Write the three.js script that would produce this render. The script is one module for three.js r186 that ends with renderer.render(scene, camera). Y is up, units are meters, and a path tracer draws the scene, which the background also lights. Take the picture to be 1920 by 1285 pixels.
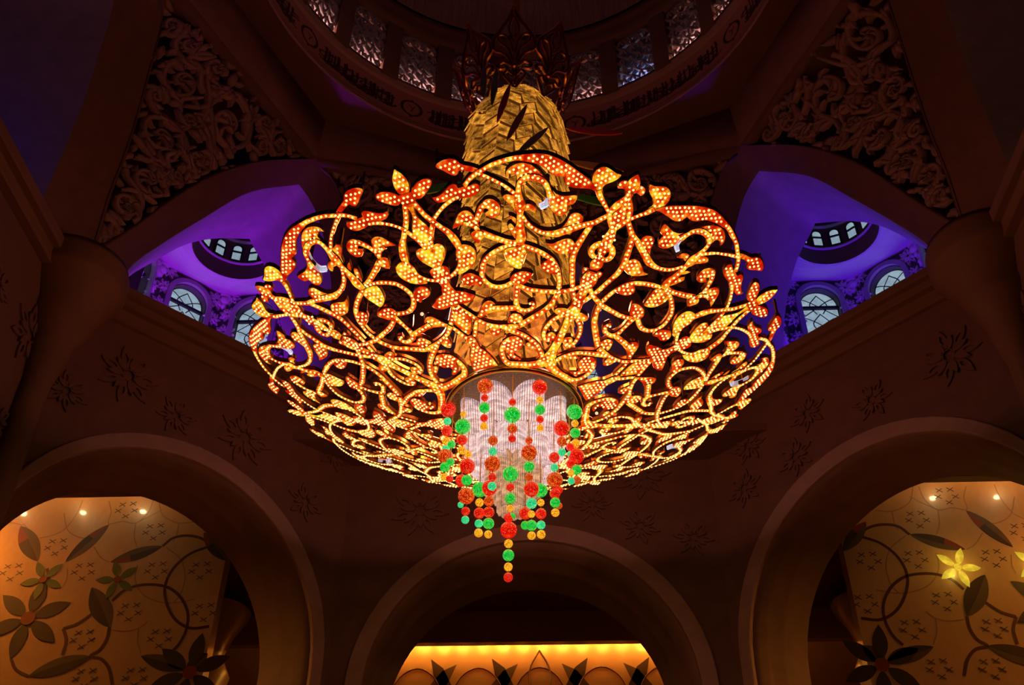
import * as THREE from 'three';
import { mergeGeometries } from 'three/addons/utils/BufferGeometryUtils.js';
import { RectAreaLightUniformsLib } from 'three/addons/lights/RectAreaLightUniformsLib.js';
import { ImprovedNoise } from 'three/addons/math/ImprovedNoise.js';

// ---------------------------------------------------------------- camera, sky, exposure
const U = 25;                                             // one plan unit in metres
const W = (X, j, Z) => new THREE.Vector3(X * U, j * U + 1.6, -Z * U);   // hall plan: X right, j above the eye, Z away
const scene = new THREE.Scene();
scene.background = new THREE.Color(0x000000);
const camera = new THREE.PerspectiveCamera(2 * Math.atan(642.5 / 1978) * 180 / Math.PI, 1920 / 1285, 0.1, 200);
{
  const th = 39.2952 * Math.PI / 180, ps = 2.9866 * Math.PI / 180;
  camera.position.copy(W(0.0276, 0, -0.5633));
  camera.lookAt(camera.position.clone().add(new THREE.Vector3(-Math.cos(th) * Math.sin(ps), Math.sin(th), -Math.cos(th) * Math.cos(ps))));
  camera.rotateZ(0.5601 * Math.PI / 180);
}
const renderer = new THREE.WebGLRenderer({ antialias: true });
renderer.toneMapping = THREE.LinearToneMapping;
renderer.toneMappingExposure = 1.0;
renderer.shadowMap.enabled = true;
RectAreaLightUniformsLib.init();
scene.add(camera);

// ---------------------------------------------------------------- helpers
let seed = 7;
const rnd = () => { seed = (seed * 1664525 + 1013904223) >>> 0; return seed / 4294967296; };
const V3 = (x, y, z) => new THREE.Vector3(x, y, z);
const V2 = (x, y) => new THREE.Vector2(x, y);
const taken = new Map();
function numbered(n) { const k = taken.get(n) || 0; taken.set(n, k + 1); return k ? n + '_' + String(k).padStart(3, '0') : n; }
function mesh(name, geo, mat, parent) {
  const m = new THREE.Mesh(geo, mat); m.name = parent ? name : numbered(name); m.castShadow = m.receiveShadow = true;
  (parent || scene).add(m); return m;
}
function group(name, parent) { const g = new THREE.Group(); g.name = parent ? name : numbered(name); (parent || scene).add(g); return g; }
function tag(o, label, category, grp, kind) { o.userData.label = label; o.userData.category = category; if (grp) o.userData.group = grp; if (kind) o.userData.kind = kind; return o; }
function struct(o, label, category) { return tag(o, label, category, null, 'structure'); }
const noise = new ImprovedNoise();
function fbm(x, y, o = 4) { let s = 0, a = 0.5, f = 1; for (let i = 0; i < o; i++) { s += a * noise.noise(x * f, y * f, 3.7 + i * 5.1); a *= 0.5; f *= 2.03; } return s; }
function tex(w, h, fn, srgb = true, rep = 1) {
  const d = new Uint8Array(w * h * 4);
  for (let y = 0; y < h; y++) for (let x = 0; x < w; x++) { const c = fn(x / w, y / h, x, y), i = (y * w + x) * 4; d[i] = Math.max(0, Math.min(255, c[0])); d[i + 1] = Math.max(0, Math.min(255, c[1])); d[i + 2] = Math.max(0, Math.min(255, c[2])); d[i + 3] = 255; }
  const t = new THREE.DataTexture(d, w, h); t.magFilter = THREE.LinearFilter; t.minFilter = THREE.LinearMipmapLinearFilter; t.wrapS = t.wrapT = THREE.RepeatWrapping;
  t.repeat.set(rep, rep); if (srgb) t.colorSpace = THREE.SRGBColorSpace; t.needsUpdate = true; return t;
}
// surface through rows of points: rows[i][k]
function loft(rows, close = false) {
  const n = rows.length, m = rows[0].length, pos = [], uv = [], idx = [];
  let su = 0;
  for (let i = 0; i < n; i++) {
    if (i) su += rows[i][m >> 1].distanceTo(rows[i - 1][m >> 1]);
    let sv = 0;
    for (let k = 0; k < m; k++) { if (k) sv += rows[i][k].distanceTo(rows[i][k - 1]); const p = rows[i][k]; pos.push(p.x, p.y, p.z); uv.push(sv, su); }
  }
  for (let i = 0; i < n - 1; i++) for (let k = 0; k < m - 1; k++) { const a = i * m + k, b = a + 1, c = a + m, d = c + 1; idx.push(a, c, b, b, c, d); }
  const g = new THREE.BufferGeometry();
  g.setAttribute('position', new THREE.Float32BufferAttribute(pos, 3)); g.setAttribute('uv', new THREE.Float32BufferAttribute(uv, 2)); g.setIndex(idx); g.computeVertexNormals(); return g;
}
const box = (w, h, d, x = 0, y = 0, z = 0) => new THREE.BoxGeometry(w, h, d).translate(x, y, z);
function plain(g) { const q = g.index ? g.toNonIndexed() : g.clone(); for (const k of Object.keys(q.attributes)) if (!['position', 'normal', 'uv'].includes(k)) q.deleteAttribute(k); q.clearGroups(); return q; }
const merge = (list) => mergeGeometries(list.map(plain));
function tube(pts, r, rad = 6, seg = 0, closed = false) { return new THREE.TubeGeometry(new THREE.CatmullRomCurve3(pts, closed), seg || pts.length * 4, r, rad, closed); }
// local frame of a wall: angle a from the back (plan), distance w: t along the wall (to the right), j up, depth outwards
const wallPt = (a, w, t, j) => W(Math.sin(a) * w + Math.cos(a) * t, j, Math.cos(a) * w - Math.sin(a) * t);
// put a geometry drawn in (t, height, depth towards the hall) metres onto a wall
function onWall(geo, a, w) {
  const o = W(Math.sin(a) * w, 0, Math.cos(a) * w).setY(0), ex = V3(Math.cos(a), 0, Math.sin(a)), ey = V3(0, 1, 0), ez = V3(-Math.sin(a), 0, Math.cos(a));
  return geo.applyMatrix4(new THREE.Matrix4().makeBasis(ex, ey, ez).setPosition(o));
}
const A45 = Math.PI / 4;

// ---------------------------------------------------------------- materials
const grain = tex(512, 512, (u, v) => { const n = 0.5 + 0.5 * (fbm(u * 9, v * 9, 5)) ; const g = 200 + 55 * n + (rnd() - 0.5) * 10; return [g, g * 0.985, g * 0.965]; });
const bumpy = tex(256, 256, (u, v) => { const g = 128 + 110 * fbm(u * 14, v * 14, 4); return [g, g, g]; }, false);
grain.repeat.set(0.25, 0.25); bumpy.repeat.set(0.8, 0.8);
const stone = (r, g, b, rough = 0.75) => new THREE.MeshStandardMaterial({ color: new THREE.Color().setRGB(r, g, b), map: grain, roughness: rough });
const M = {
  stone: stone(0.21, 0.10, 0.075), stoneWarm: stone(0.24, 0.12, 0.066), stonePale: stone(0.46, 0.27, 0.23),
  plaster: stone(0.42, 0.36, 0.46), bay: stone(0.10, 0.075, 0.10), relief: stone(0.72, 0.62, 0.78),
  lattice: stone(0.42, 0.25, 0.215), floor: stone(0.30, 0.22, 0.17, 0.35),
  marble: new THREE.MeshPhysicalMaterial({ color: new THREE.Color().setRGB(0.64, 0.39, 0.20), map: grain, roughness: 0.32, clearcoat: 0.6, clearcoatRoughness: 0.06 }),
  gold: new THREE.MeshStandardMaterial({ color: new THREE.Color().setRGB(0.75, 0.36, 0.06), metalness: 1, roughness: 0.28 }),
  goldDark: new THREE.MeshStandardMaterial({ color: new THREE.Color().setRGB(0.55, 0.2, 0.03), metalness: 1, roughness: 0.35 }),
  black: new THREE.MeshStandardMaterial({ color: 0x0b0908, roughness: 0.6 }),
};
const glow = (r, g, b, k) => new THREE.MeshStandardMaterial({ color: 0x111111, emissive: new THREE.Color().setRGB(r, g, b), emissiveIntensity: k, roughness: 0.5 });

// ---------------------------------------------------------------- large lights
function strip(name, label, p0, p1, width, dir, col, lightPower, glowPower, parent) {   // a glowing strip from p0 to p1 with an area light just off its face
  const len = p0.distanceTo(p1), mid = p0.clone().add(p1).multiplyScalar(0.5), ex = p1.clone().sub(p0).normalize(), ez = dir.clone().negate().normalize(), ey = ez.clone().cross(ex).normalize();
  const m = new THREE.Matrix4().makeBasis(ex, ey, ez);
  const s = mesh(name, box(len, width, 0.04).applyMatrix4(m).translate(mid.x, mid.y, mid.z), glow(col.r, col.g, col.b, glowPower), parent);
  if (!parent) tag(s, label, 'light strip');
  const l = new THREE.RectAreaLight(col, lightPower, len, width); l.castShadow = true;
  l.position.copy(mid).addScaledVector(dir.clone().normalize(), 0.04); l.quaternion.setFromRotationMatrix(m); scene.add(l); return s;
}

// ================================================================ the hall
const FL = -0.064;                                        // floor below the eye, in plan units
const SILL = 0.63;
const resample = (pts, n) => {                            // even arc length
  const L = [0]; for (let i = 1; i < pts.length; i++) L.push(L[i - 1] + Math.hypot(pts[i][0] - pts[i - 1][0], pts[i][1] - pts[i - 1][1]));
  const out = []; for (let k = 0; k < n; k++) { const s = L[L.length - 1] * k / (n - 1); let i = 1; while (i < L.length - 1 && L[i] < s) i++; const f = (s - L[i - 1]) / (L[i] - L[i - 1]); out.push([0, 1].map((c) => pts[i - 1][c] + f * (pts[i][c] - pts[i - 1][c]))); } return out;
};
const smooth = (pts, n) => { const c = new THREE.CatmullRomCurve3(pts.map((p) => V3(p[0], p[1], 0)), false, 'centripetal'); return c.getSpacedPoints(n - 1).map((p) => [p.x, p.y]); };
// an arch as a line of (t, j): up one jamb, over, down the other
function archLine(u, c, r, n = 28, floor = FL) { const p = [[u - r, floor]]; for (let k = 0; k <= n; k++) { const a = Math.PI * (1 - k / n); p.push([u + r * Math.cos(a), c + r * Math.sin(a)]); } p.push([u + r, floor]); return p; }
const toM = (p) => V2(p[0] * U, p[1] * U + 1.6);
function flowerRelief(r, n = 8, h = 0.07) {                 // a carved rosette: pointed petals in two tiers round an open eye
  const gs = [];
  for (const [rr, off, z] of [[1, 0, 0], [0.68, 0.5, h * 0.6]]) for (let k = 0; k < n; k++) {
    const a = (k + off) * 2 * Math.PI / n, L = r * rr, w = L * 0.3, s = new THREE.Shape();
    s.moveTo(L * 0.22, 0); s.quadraticCurveTo(L * 0.55, w, L, 0); s.quadraticCurveTo(L * 0.55, -w, L * 0.22, 0);
    const hole = new THREE.Path(); hole.moveTo(L * 0.42, 0); hole.quadraticCurveTo(L * 0.58, w * 0.42, L * 0.76, 0); hole.quadraticCurveTo(L * 0.58, -w * 0.42, L * 0.42, 0); if (rr === 1) s.holes.push(hole);
    gs.push(new THREE.ExtrudeGeometry(s, { depth: h, bevelEnabled: false, curveSegments: 5 }).rotateZ(a).translate(0, 0, z));
  }
  gs.push(new THREE.TorusGeometry(r * 0.2, h * 0.4, 5, 14).translate(0, 0, h));
  return merge(gs);
}
const reliefBig = flowerRelief(0.72, 7, 0.05), reliefMid = flowerRelief(0.5, 6, 0.045);

function archWall(name, a, w, t0, t1, u, c, rOut, rIn, back, label, sg) {
  const f = (t) => (sg > 0 ? -t : t);
  const g = group(name); struct(g, label, 'wall');
  const lo = Math.min(f(t0), f(t1)), hi = Math.max(f(t0), f(t1)), U0 = f(u);
  const s = new THREE.Shape([V2(lo * U, 0), ...archLine(U0, c, rOut).map(toM), V2(hi * U, 0), V2(hi * U, SILL * U + 1.6), V2(lo * U, SILL * U + 1.6)]);
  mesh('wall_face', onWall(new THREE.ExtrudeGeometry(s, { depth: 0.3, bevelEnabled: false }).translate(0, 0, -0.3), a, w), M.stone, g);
  // flat archivolt round the opening, a little proud
  const ub = f(back.u0 ?? u), ring = new THREE.Shape([...archLine(U0, c, rOut + 0.0012).map(toM), ...archLine(ub, back.c0 ?? c, rIn).reverse().map(toM)]);
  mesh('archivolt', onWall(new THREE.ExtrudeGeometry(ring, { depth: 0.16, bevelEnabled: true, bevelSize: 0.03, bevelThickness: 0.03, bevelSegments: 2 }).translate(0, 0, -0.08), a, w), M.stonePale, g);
  // moulded soffit: a cove, a bead and a plain reveal
  const rows = [], prof = [[0, 0], [0.03, 0.16], [0.1, 0.3], [0.2, 0.38], [0.24, 0.46], [0.3, 0.44], [0.5, 0.66], [0.56, 0.74], [0.62, 0.72], [0.85, 0.92], [1, 1]];
  for (const [d, k] of prof) { const uu = ub + (f(back.u) - ub) * k, cc = (back.c0 ?? c) + (back.c - (back.c0 ?? c)) * k, rr = rIn + (back.r - rIn) * k; rows.push(archLine(uu, cc, rr, 40).map((p) => wallPt(a, w + d * (back.w - w), p[0], p[1]))); }
  mesh('arch_soffit', loft(rows), M.stoneWarm, g);
  // cornice along the top
  const co = []; for (const [h, d] of [[0.34, 0.1], [0.2, 0.26], [0.22, 0.4]]) co.push([h, d]);
  let y = SILL * U + 1.6 - 0.62; const cg = [];
  for (const [h, d] of co) { cg.push(box((hi - lo) * U, h, d + 0.3, (hi + lo) / 2 * U, y + h / 2, d / 2 - 0.15)); y += h; }
  mesh('cornice', onWall(merge(cg), a, w), M.stoneWarm, g);
  mesh('ledge', onWall(box((hi - lo) * U, 0.25, 3.4, (hi + lo) / 2 * U, SILL * U + 1.6 - 0.2, -1.7), a, w), M.stoneWarm, g);
  // carved rosettes on the spandrels
  let n = 0;
  for (let q = 0; q < 400 && n < 26; q++) {
    const t = lo + rnd() * (hi - lo), j = 0.3 + rnd() * 0.29, big = rnd() < 0.45, rad = (big ? 0.75 : 0.53) / U;
    if (Math.hypot(t - U0, Math.max(0, j - c)) < rOut + rad + 0.003 && true) continue;
    if (j < c && Math.abs(t - U0) < rOut + rad) continue;
    if (t - rad < lo + 0.001 || t + rad > hi - 0.001 || j > SILL - 0.03 - rad) continue;
    if (g.children.some((o) => o.userData.p && Math.hypot(o.userData.p[0] - t, o.userData.p[1] - j) < o.userData.p[2] + rad)) continue;
    const m = mesh('flower_relief', onWall((big ? reliefBig : reliefMid).clone().rotateZ(rnd() * 6).translate(t * U, j * U + 1.6, 0), a, w), M.stone, g); m.userData.p = [t, j, rad]; n++;
  }
  for (const o of g.children) delete o.userData.p;
  return g;
}
archWall('wall_back', 0, 0.32, -0.1764, 0.1764, 0, 0.338, 0.158, 0.147, { u: -0.004, c: 0.330, r: 0.127, w: 0.37, c0: 0.336 }, 'carved stone wall with the central round arch straight below the chandelier', 0);
archWall('wall_back_left', -A45, 0.351, -0.212, 0.102, -0.0596, 0.3637, 0.151, 0.1462, { u: -0.0623, c: 0.358, r: 0.130, w: 0.41, u0: -0.0625, c0: 0.357 }, 'carved slanting stone wall with a round arch opening on the unlit flower panel', -1);
archWall('wall_back_right', A45, 0.351, -0.212, 0.102, -0.0596, 0.3637, 0.151, 0.1462, { u: -0.0623, c: 0.358, r: 0.130, w: 0.41, u0: -0.0625, c0: 0.357 }, 'carved slanting stone wall with a round arch opening on the glowing star panel', 1);
for (const sg of [-1, 1]) {
  const g = group(sg < 0 ? 'wall_left' : 'wall_right'); struct(g, sg < 0 ? 'dark carved side wall at the left edge of the picture' : 'dark carved side wall at the right edge of the picture', 'wall');
  const a = sg * Math.PI / 2, hgt = SILL * U + 1.6;
  const lo = sg < 0 ? -0.32 : -0.098, hi = sg < 0 ? 0.098 : 0.32;
  mesh('wall_face', onWall(box((hi - lo) * U, hgt, 0.3, (hi + lo) / 2 * U, hgt / 2, -0.15), a, 0.398), M.stone, g);
  mesh('cornice', onWall(merge([box((hi - lo) * U, 0.34, 0.4, (hi + lo) / 2 * U, hgt - 0.45, 0), box((hi - lo) * U, 0.3, 0.7, (hi + lo) / 2 * U, hgt - 0.14, 0)]), a, 0.398), M.stoneWarm, g);
  mesh('ledge', onWall(box((hi - lo) * U, 0.25, 3.2, (hi + lo) / 2 * U, hgt - 0.2, -1.6), a, 0.398), M.stoneWarm, g);
  for (let k = 0; k < 9; k++) mesh('flower_relief', onWall((k % 2 ? reliefMid : reliefBig).clone().rotateZ(k).translate((sg < 0 ? 0.075 - (k % 3) * 0.06 : -0.075 + (k % 3) * 0.06) * U, hgt - 2.2 - 2.1 * Math.floor(k / 3), 0), a, 0.398), M.stone, g);
  // engaged round pier with a moulded cap in the corner between the two walls
  const p = W(sg * 0.392, 0, 0.098), prof = [[0.3, 0], [0.3, hgt - 3.0], [0.42, hgt - 2.4], [0.46, hgt - 2.2], [0.46, hgt - 2.0], [0.7, hgt - 1.5], [0.74, hgt - 1.4], [0.74, hgt - 1.2], [0.95, hgt - 0.8], [1.12, hgt - 0.5], [1.16, hgt - 0.4], [1.16, hgt], [1.1, hgt + 0.2], [0.05, hgt + 0.25]];
  const pier = mesh(sg < 0 ? 'wall_left_pier' : 'wall_right_pier', new THREE.LatheGeometry(prof.map((q) => V2(q[0], q[1])), 40).translate(p.x, 0, p.z), M.stoneWarm);
  struct(pier, sg < 0 ? 'round corner pier with moulded cap, left of the purple vault' : 'round corner pier with moulded cap, right of the blue vault', 'pier');
}
// floor, walls behind the camera
struct(mesh('floor', box(44, 0.3, 46, 0, -0.16, -1), M.floor), 'polished dark stone floor of the hall', 'floor');
struct(mesh('wall_front', box(44, 40, 0.4, 0, 20, 22.6), M.stone), 'plain stone wall behind the viewer', 'wall');

// ---- upper arches, soffits, bays
const FA = [[-0.205, 0.63], [-0.197, 0.67], [-0.183, 0.694], [-0.1575, 0.7475], [-0.125, 0.814], [-0.07, 0.89], [0, 0.9515], [0.0226, 0.940], [0.0416, 0.914], [0.065, 0.86], [0.082, 0.79], [0.09, 0.72], [0.092, 0.63]];
const SA = [[-0.168, 0.63], [-0.1551, 0.698], [-0.1344, 0.741], [-0.1, 0.803], [-0.0556, 0.877], [0, 0.931], [0.02, 0.915], [0.038, 0.885], [0.058, 0.83], [0.073, 0.75], [0.079, 0.63]];
const BA = [[-0.152, 0.63], [-0.145, 0.72], [-0.1247, 0.7756], [-0.1024, 0.814], [-0.0757, 0.857], [-0.044, 0.889], [0, 0.9183], [0.013, 0.903], [0.030, 0.8866], [0.055, 0.84], [0.075, 0.77], [0.084, 0.7], [0.085, 0.63]];
const halves = (C, n = 20) => { const i = C.findIndex((p) => p[0] === 0); return [...smooth(C.slice(0, i + 1), n), ...smooth(C.slice(i), n).slice(1)]; };
const sym = (C) => { const i = C.findIndex((p) => p[0] === 0), l = C.slice(0, i + 1); return [...l, ...l.slice(0, -1).reverse().map((p) => [-p[0], p[1]])]; };
const sc = (C, k, dj = 0) => C.map((p) => [p[0] * k, p[1] === 0.63 ? 0.63 : p[1] + dj]);
const vaultLabels = { '-1': 'purple lit pointed vault opening above the slanting wall, window bay behind', '0': 'blue lit pointed vault hidden behind the chandelier', '1': 'deep blue lit pointed vault opening, window bay behind' };
const curves = {};
function vault(key, a, ws, Cs, sg, label) {
  const f = (p) => (sg > 0 ? [-p[0], p[1]] : p);
  const rows = Cs.map((C, i) => halves(C).map((p) => { const q = f(p); return wallPt(a, ws[i], q[0], q[1]); }));
  curves[key] = rows[0];
  const g = group('ceiling_vault'); struct(g, label, 'vault');
  const mid = (A, B, k) => A.map((p, i) => p.clone().lerp(B[i], k));
  mesh('arch_band', loft([rows[0], mid(rows[0], rows[1], 0.5), rows[1]]), M.stoneWarm, g);
  mesh('vault_soffit', loft([rows[1], mid(rows[1], rows[2], 0.25), mid(rows[1], rows[2], 0.5), mid(rows[1], rows[2], 0.75), rows[2]]), M.plaster, g);
  // wall round the far end of the vault, so that light leaves it only through the opening
  const out = rows[2].map((p, i) => { const c = rows[2][0].clone().lerp(rows[2][rows[2].length - 1], 0.5); const d = p.clone().sub(c); return c.clone().addScaledVector(d, 1.35); });
  mesh('vault_end', loft([rows[2], out]), M.plaster, g);
  return g;
}
vault('L', -A45, [0.351, 0.381, 0.487], [FA, SA, BA], -1, vaultLabels['-1']);
vault('R', A45, [0.351, 0.381, 0.487], [FA, SA, BA], 1, vaultLabels['1']);
const FC = sym([[-0.15, 0.63], [-0.147, 0.69], [-0.125, 0.78], [-0.075, 0.88], [0, 0.9515]]);
vault('C', 0, [0.32, 0.35, 0.456], [FC, sc(FC, 0.85, -0.02), sc(FC, 0.7, -0.03)], 0, vaultLabels['0']);
// side vaults, cut by the picture's edge: jamb curve in (X, j, Z)
const FS = [[-0.352, 0.9535, 0], [-0.365, 0.945, 0.04], [-0.38, 0.88, 0.078], [-0.385, 0.80, 0.094], [-0.388, 0.73, 0.098], [-0.39, 0.67, 0.105], [-0.392, 0.63, 0.105]];
const SS = [[-0.395, 0.955, -0.03], [-0.40, 0.92, 0.01], [-0.405, 0.86, 0.028], [-0.407, 0.79, 0.038], [-0.408, 0.72, 0.04], [-0.408, 0.65, 0.04], [-0.408, 0.62, 0.04]];
const BS = [[-0.53, 0.93, -0.06], [-0.535, 0.90, -0.03], [-0.54, 0.84, -0.012], [-0.54, 0.78, 0], [-0.54, 0.72, 0.004], [-0.54, 0.66, 0.005], [-0.54, 0.6, 0.005]];
const line3 = (C, sg, n = 20) => new THREE.CatmullRomCurve3(C.map((p) => W(-sg * p[0], p[1], p[2])), false, 'centripetal').getSpacedPoints(n - 1);
for (const sg of [-1, 1]) {
  const F = line3(FS, sg), S = line3(SS, sg), B = line3(BS, sg); curves[sg < 0 ? 'SL' : 'SR'] = F;
  const g = group('ceiling_vault'); struct(g, sg < 0 ? 'blue lit side vault at the left edge of the picture' : 'unlit side vault at the right edge of the picture', 'vault');
  mesh('arch_band', loft([F, F.map((p, i) => p.clone().lerp(S[i], 0.5)), S]), M.stoneWarm, g);
  mesh('vault_soffit', loft([S, S.map((p, i) => p.clone().lerp(B[i], 0.5)), B]), M.plaster, g);
}

// ---- pendentives with pierced scroll work
// vines, scrolls and leaves packed into an outline (metres): poly-lines with half-widths
function scrollWork(poly) {
  const lines = [], xs = poly.map((q) => q[0]), ys = poly.map((q) => q[1]), x0 = Math.min(...xs), x1 = Math.max(...xs), y0 = Math.min(...ys), y1 = Math.max(...ys);
  const leaf = (x, y, a, l, bend = 0.7) => { const c = [], w = []; for (let k = 0; k <= 6; k++) { const s = k / 6; c.push([x + l * s * Math.cos(a + bend * s), y + l * s * Math.sin(a + bend * s)]); w.push(l * 0.17 * Math.sin(Math.PI * Math.pow(s, 0.65)) + 0.008); } lines.push([c, w]); };
  const sp = [];
  for (let q = 0; q < 14000 && sp.length < 110; q++) {
    const c = [x0 + rnd() * (x1 - x0), y0 + rnd() * (y1 - y0)]; if (!inPoly(c, poly)) continue;
    const lim = q < 2500 ? 0.95 : q < 6500 ? 0.6 : 0.36; let r = Math.min(lim, toEdge(c, poly) - 0.04); for (const s of sp) r = Math.min(r, Math.hypot(s[0] - c[0], s[1] - c[1]) - s[2] - 0.03);
    if (r < lim * 0.62) continue; sp.push([...c, r]);
  }
  sp.forEach(([x, y, r], i) => {
    const dir = i % 2 ? 1 : -1, a0 = rnd() * 6.28, pts = [], w = []; const N = 30;
    for (let k = 0; k <= N; k++) { const s = k / N, rr = r * (1 - 0.86 * Math.pow(s, 0.9)), a = a0 + dir * 1.55 * 2 * Math.PI * s; pts.push([x + rr * Math.cos(a), y + rr * Math.sin(a)]); w.push((0.05 + 0.025 * r) * (1 - 0.45 * s)); }
    lines.push([pts, w]);
    for (let k = 2; k < 22; k += 3) { const [px, py] = pts[k], a = a0 + dir * 1.55 * 2 * Math.PI * k / N; leaf(px, py, a + Math.PI + dir * -0.9, r * 0.42, dir * 0.8); if (k % 2) leaf(px, py, a + dir * 0.7, r * 0.34, dir * 0.6); }
    for (let k = 0; k < 4; k++) leaf(x, y, k * 1.57 + a0, r * 0.26, 0.3);
    const near = sp.map((s, k) => [Math.hypot(s[0] - x, s[1] - y) - s[2] - r, k]).filter((d) => d[1] !== i).filter((d) => d[0] < 0.35).sort((u, v) => u[0] - v[0]).slice(0, 3);
    for (const [, k] of near) { const B = sp[k], d = Math.atan2(B[1] - y, B[0] - x), e = 0.9 * dir; lines.push([smooth([[x + r * Math.cos(d + e), y + r * Math.sin(d + e)], [(x + B[0]) / 2 + (B[1] - y) * 0.08, (y + B[1]) / 2 - (B[0] - x) * 0.08], [B[0] - B[2] * Math.cos(d + e), B[1] - B[2] * Math.sin(d + e)]], 8), [0.03, 0.05, 0.055, 0.06, 0.06, 0.055, 0.05, 0.03]]); }
  });
  for (let k = 0; k < 700; k++) { const c = [x0 + rnd() * (x1 - x0), y0 + rnd() * (y1 - y0)]; if (inPoly(c, poly) && !sp.some((s) => Math.hypot(s[0] - c[0], s[1] - c[1]) < s[2] * 0.95)) leaf(c[0], c[1], rnd() * 6.28, 0.28 + 0.2 * rnd(), rnd() - 0.5); }
  return lines;
}
const inPoly = (p, poly) => { let c = false; for (let i = 0, k = poly.length - 1; i < poly.length; k = i++) { const [xi, yi] = poly[i], [xk, yk] = poly[k]; if ((yi > p[1]) !== (yk > p[1]) && p[0] < (xk - xi) * (p[1] - yi) / (yk - yi) + xi) c = !c; } return c; };
const toEdge = (p, poly) => { let m = 9; for (let i = 0, k = poly.length - 1; i < poly.length; k = i++) { const [ax, ay] = poly[k], [bx, by] = poly[i], dx = bx - ax, dy = by - ay, t = Math.max(0, Math.min(1, ((p[0] - ax) * dx + (p[1] - ay) * dy) / (dx * dx + dy * dy || 1))); m = Math.min(m, Math.hypot(p[0] - ax - t * dx, p[1] - ay - t * dy)); } return m; };
function pendentive(name, Lc, Rc, label) {
  const g = group(name); struct(g, label, 'pendentive');
  const n = 20, tip = Lc[n - 1].clone().lerp(Rc[n - 1], 0.5), e1 = Rc[0].clone().sub(Lc[0]).normalize(), o = Lc[0].clone().lerp(Rc[0], 0.5);
  const e2 = tip.clone().sub(o); e2.addScaledVector(e1, -e2.dot(e1)).normalize();
  let e3 = e1.clone().cross(e2); if (e3.dot(V3(o.x, 0, o.z)) < 0) e3.negate();          // outwards, away from the hall
  const flat = (q) => { const d = q.clone().sub(o); return [d.dot(e1), d.dot(e2), d.dot(e3)]; };
  const rim = [...Lc.map(flat), ...Rc.slice().reverse().map(flat), ...[0.75, 0.5, 0.25].map((f) => flat(Lc[0].clone().lerp(Rc[0], f)))], poly = rim.map((q) => [q[0], q[1]]);
  const lift = (x, y) => { let s = 0, w = 0; for (const q of rim) { const k = 1 / (0.05 + (q[0] - x) ** 2 + (q[1] - y) ** 2) ** 1.5; s += k * q[2]; w += k; } return s / w; };
  const P = (x, y, d = 0) => o.clone().addScaledVector(e1, x).addScaledVector(e2, y).addScaledVector(e3, lift(x, y) + d);
  const cen = [poly.reduce((s, q) => s + q[0], 0) / poly.length, poly.reduce((s, q) => s + q[1], 0) / poly.length];
  const ringAt = (k, d) => [...poly, poly[0]].map(([x, y]) => P(cen[0] + (x - cen[0]) * k, cen[1] + (y - cen[1]) * k, d));
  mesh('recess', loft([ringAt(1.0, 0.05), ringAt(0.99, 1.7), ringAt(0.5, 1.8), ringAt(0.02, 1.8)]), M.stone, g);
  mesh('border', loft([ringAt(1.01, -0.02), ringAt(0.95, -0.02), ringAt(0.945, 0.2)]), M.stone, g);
  const inner = poly.map(([x, y]) => [cen[0] + (x - cen[0]) * 0.955, cen[1] + (y - cen[1]) * 0.955]), gs = [];
  for (const [pts, w] of scrollWork(inner)) {
    let A = [], B = [], C = [], D = []; const flush = () => { if (A.length > 1) gs.push(loft([D, A, B, C])); A = []; B = []; C = []; D = []; };
    pts.forEach((q, i) => {
      if (!inPoly(q, poly)) return flush();
      const r = pts[Math.min(pts.length - 1, i + 1)], s = pts[Math.max(0, i - 1)]; let dx = r[0] - s[0], dy = r[1] - s[1]; const l = Math.hypot(dx, dy) || 1; dx *= w[i] / l; dy *= w[i] / l;
      A.push(P(q[0] - dy, q[1] + dx, 0)); B.push(P(q[0] + dy, q[1] - dx, 0)); C.push(P(q[0] + dy, q[1] - dx, 0.16)); D.push(P(q[0] - dy, q[1] + dx, 0.16));
    }); flush();
  }
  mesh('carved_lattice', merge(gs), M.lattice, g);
}
const firstHalf = (c) => c.slice(0, 20).reverse(), secondHalf = (c) => c.slice(19);   // apex first
pendentive('wall_pendentive', curves.SL, firstHalf(curves.L), 'large triangle of pierced stone scrolls between the left side vault and the purple vault');
pendentive('wall_pendentive', firstHalf(curves.R), curves.SR, 'large triangle of pierced stone scrolls between the blue vault and the right side vault');
pendentive('wall_pendentive', secondHalf(curves.L), firstHalf(curves.C), 'pierced stone scroll corner seen just left of the glass column behind the chandelier rim');
pendentive('wall_pendentive', secondHalf(curves.C), secondHalf(curves.R), 'pierced stone scroll corner seen just right of the glass column behind the chandelier rim');

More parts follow.
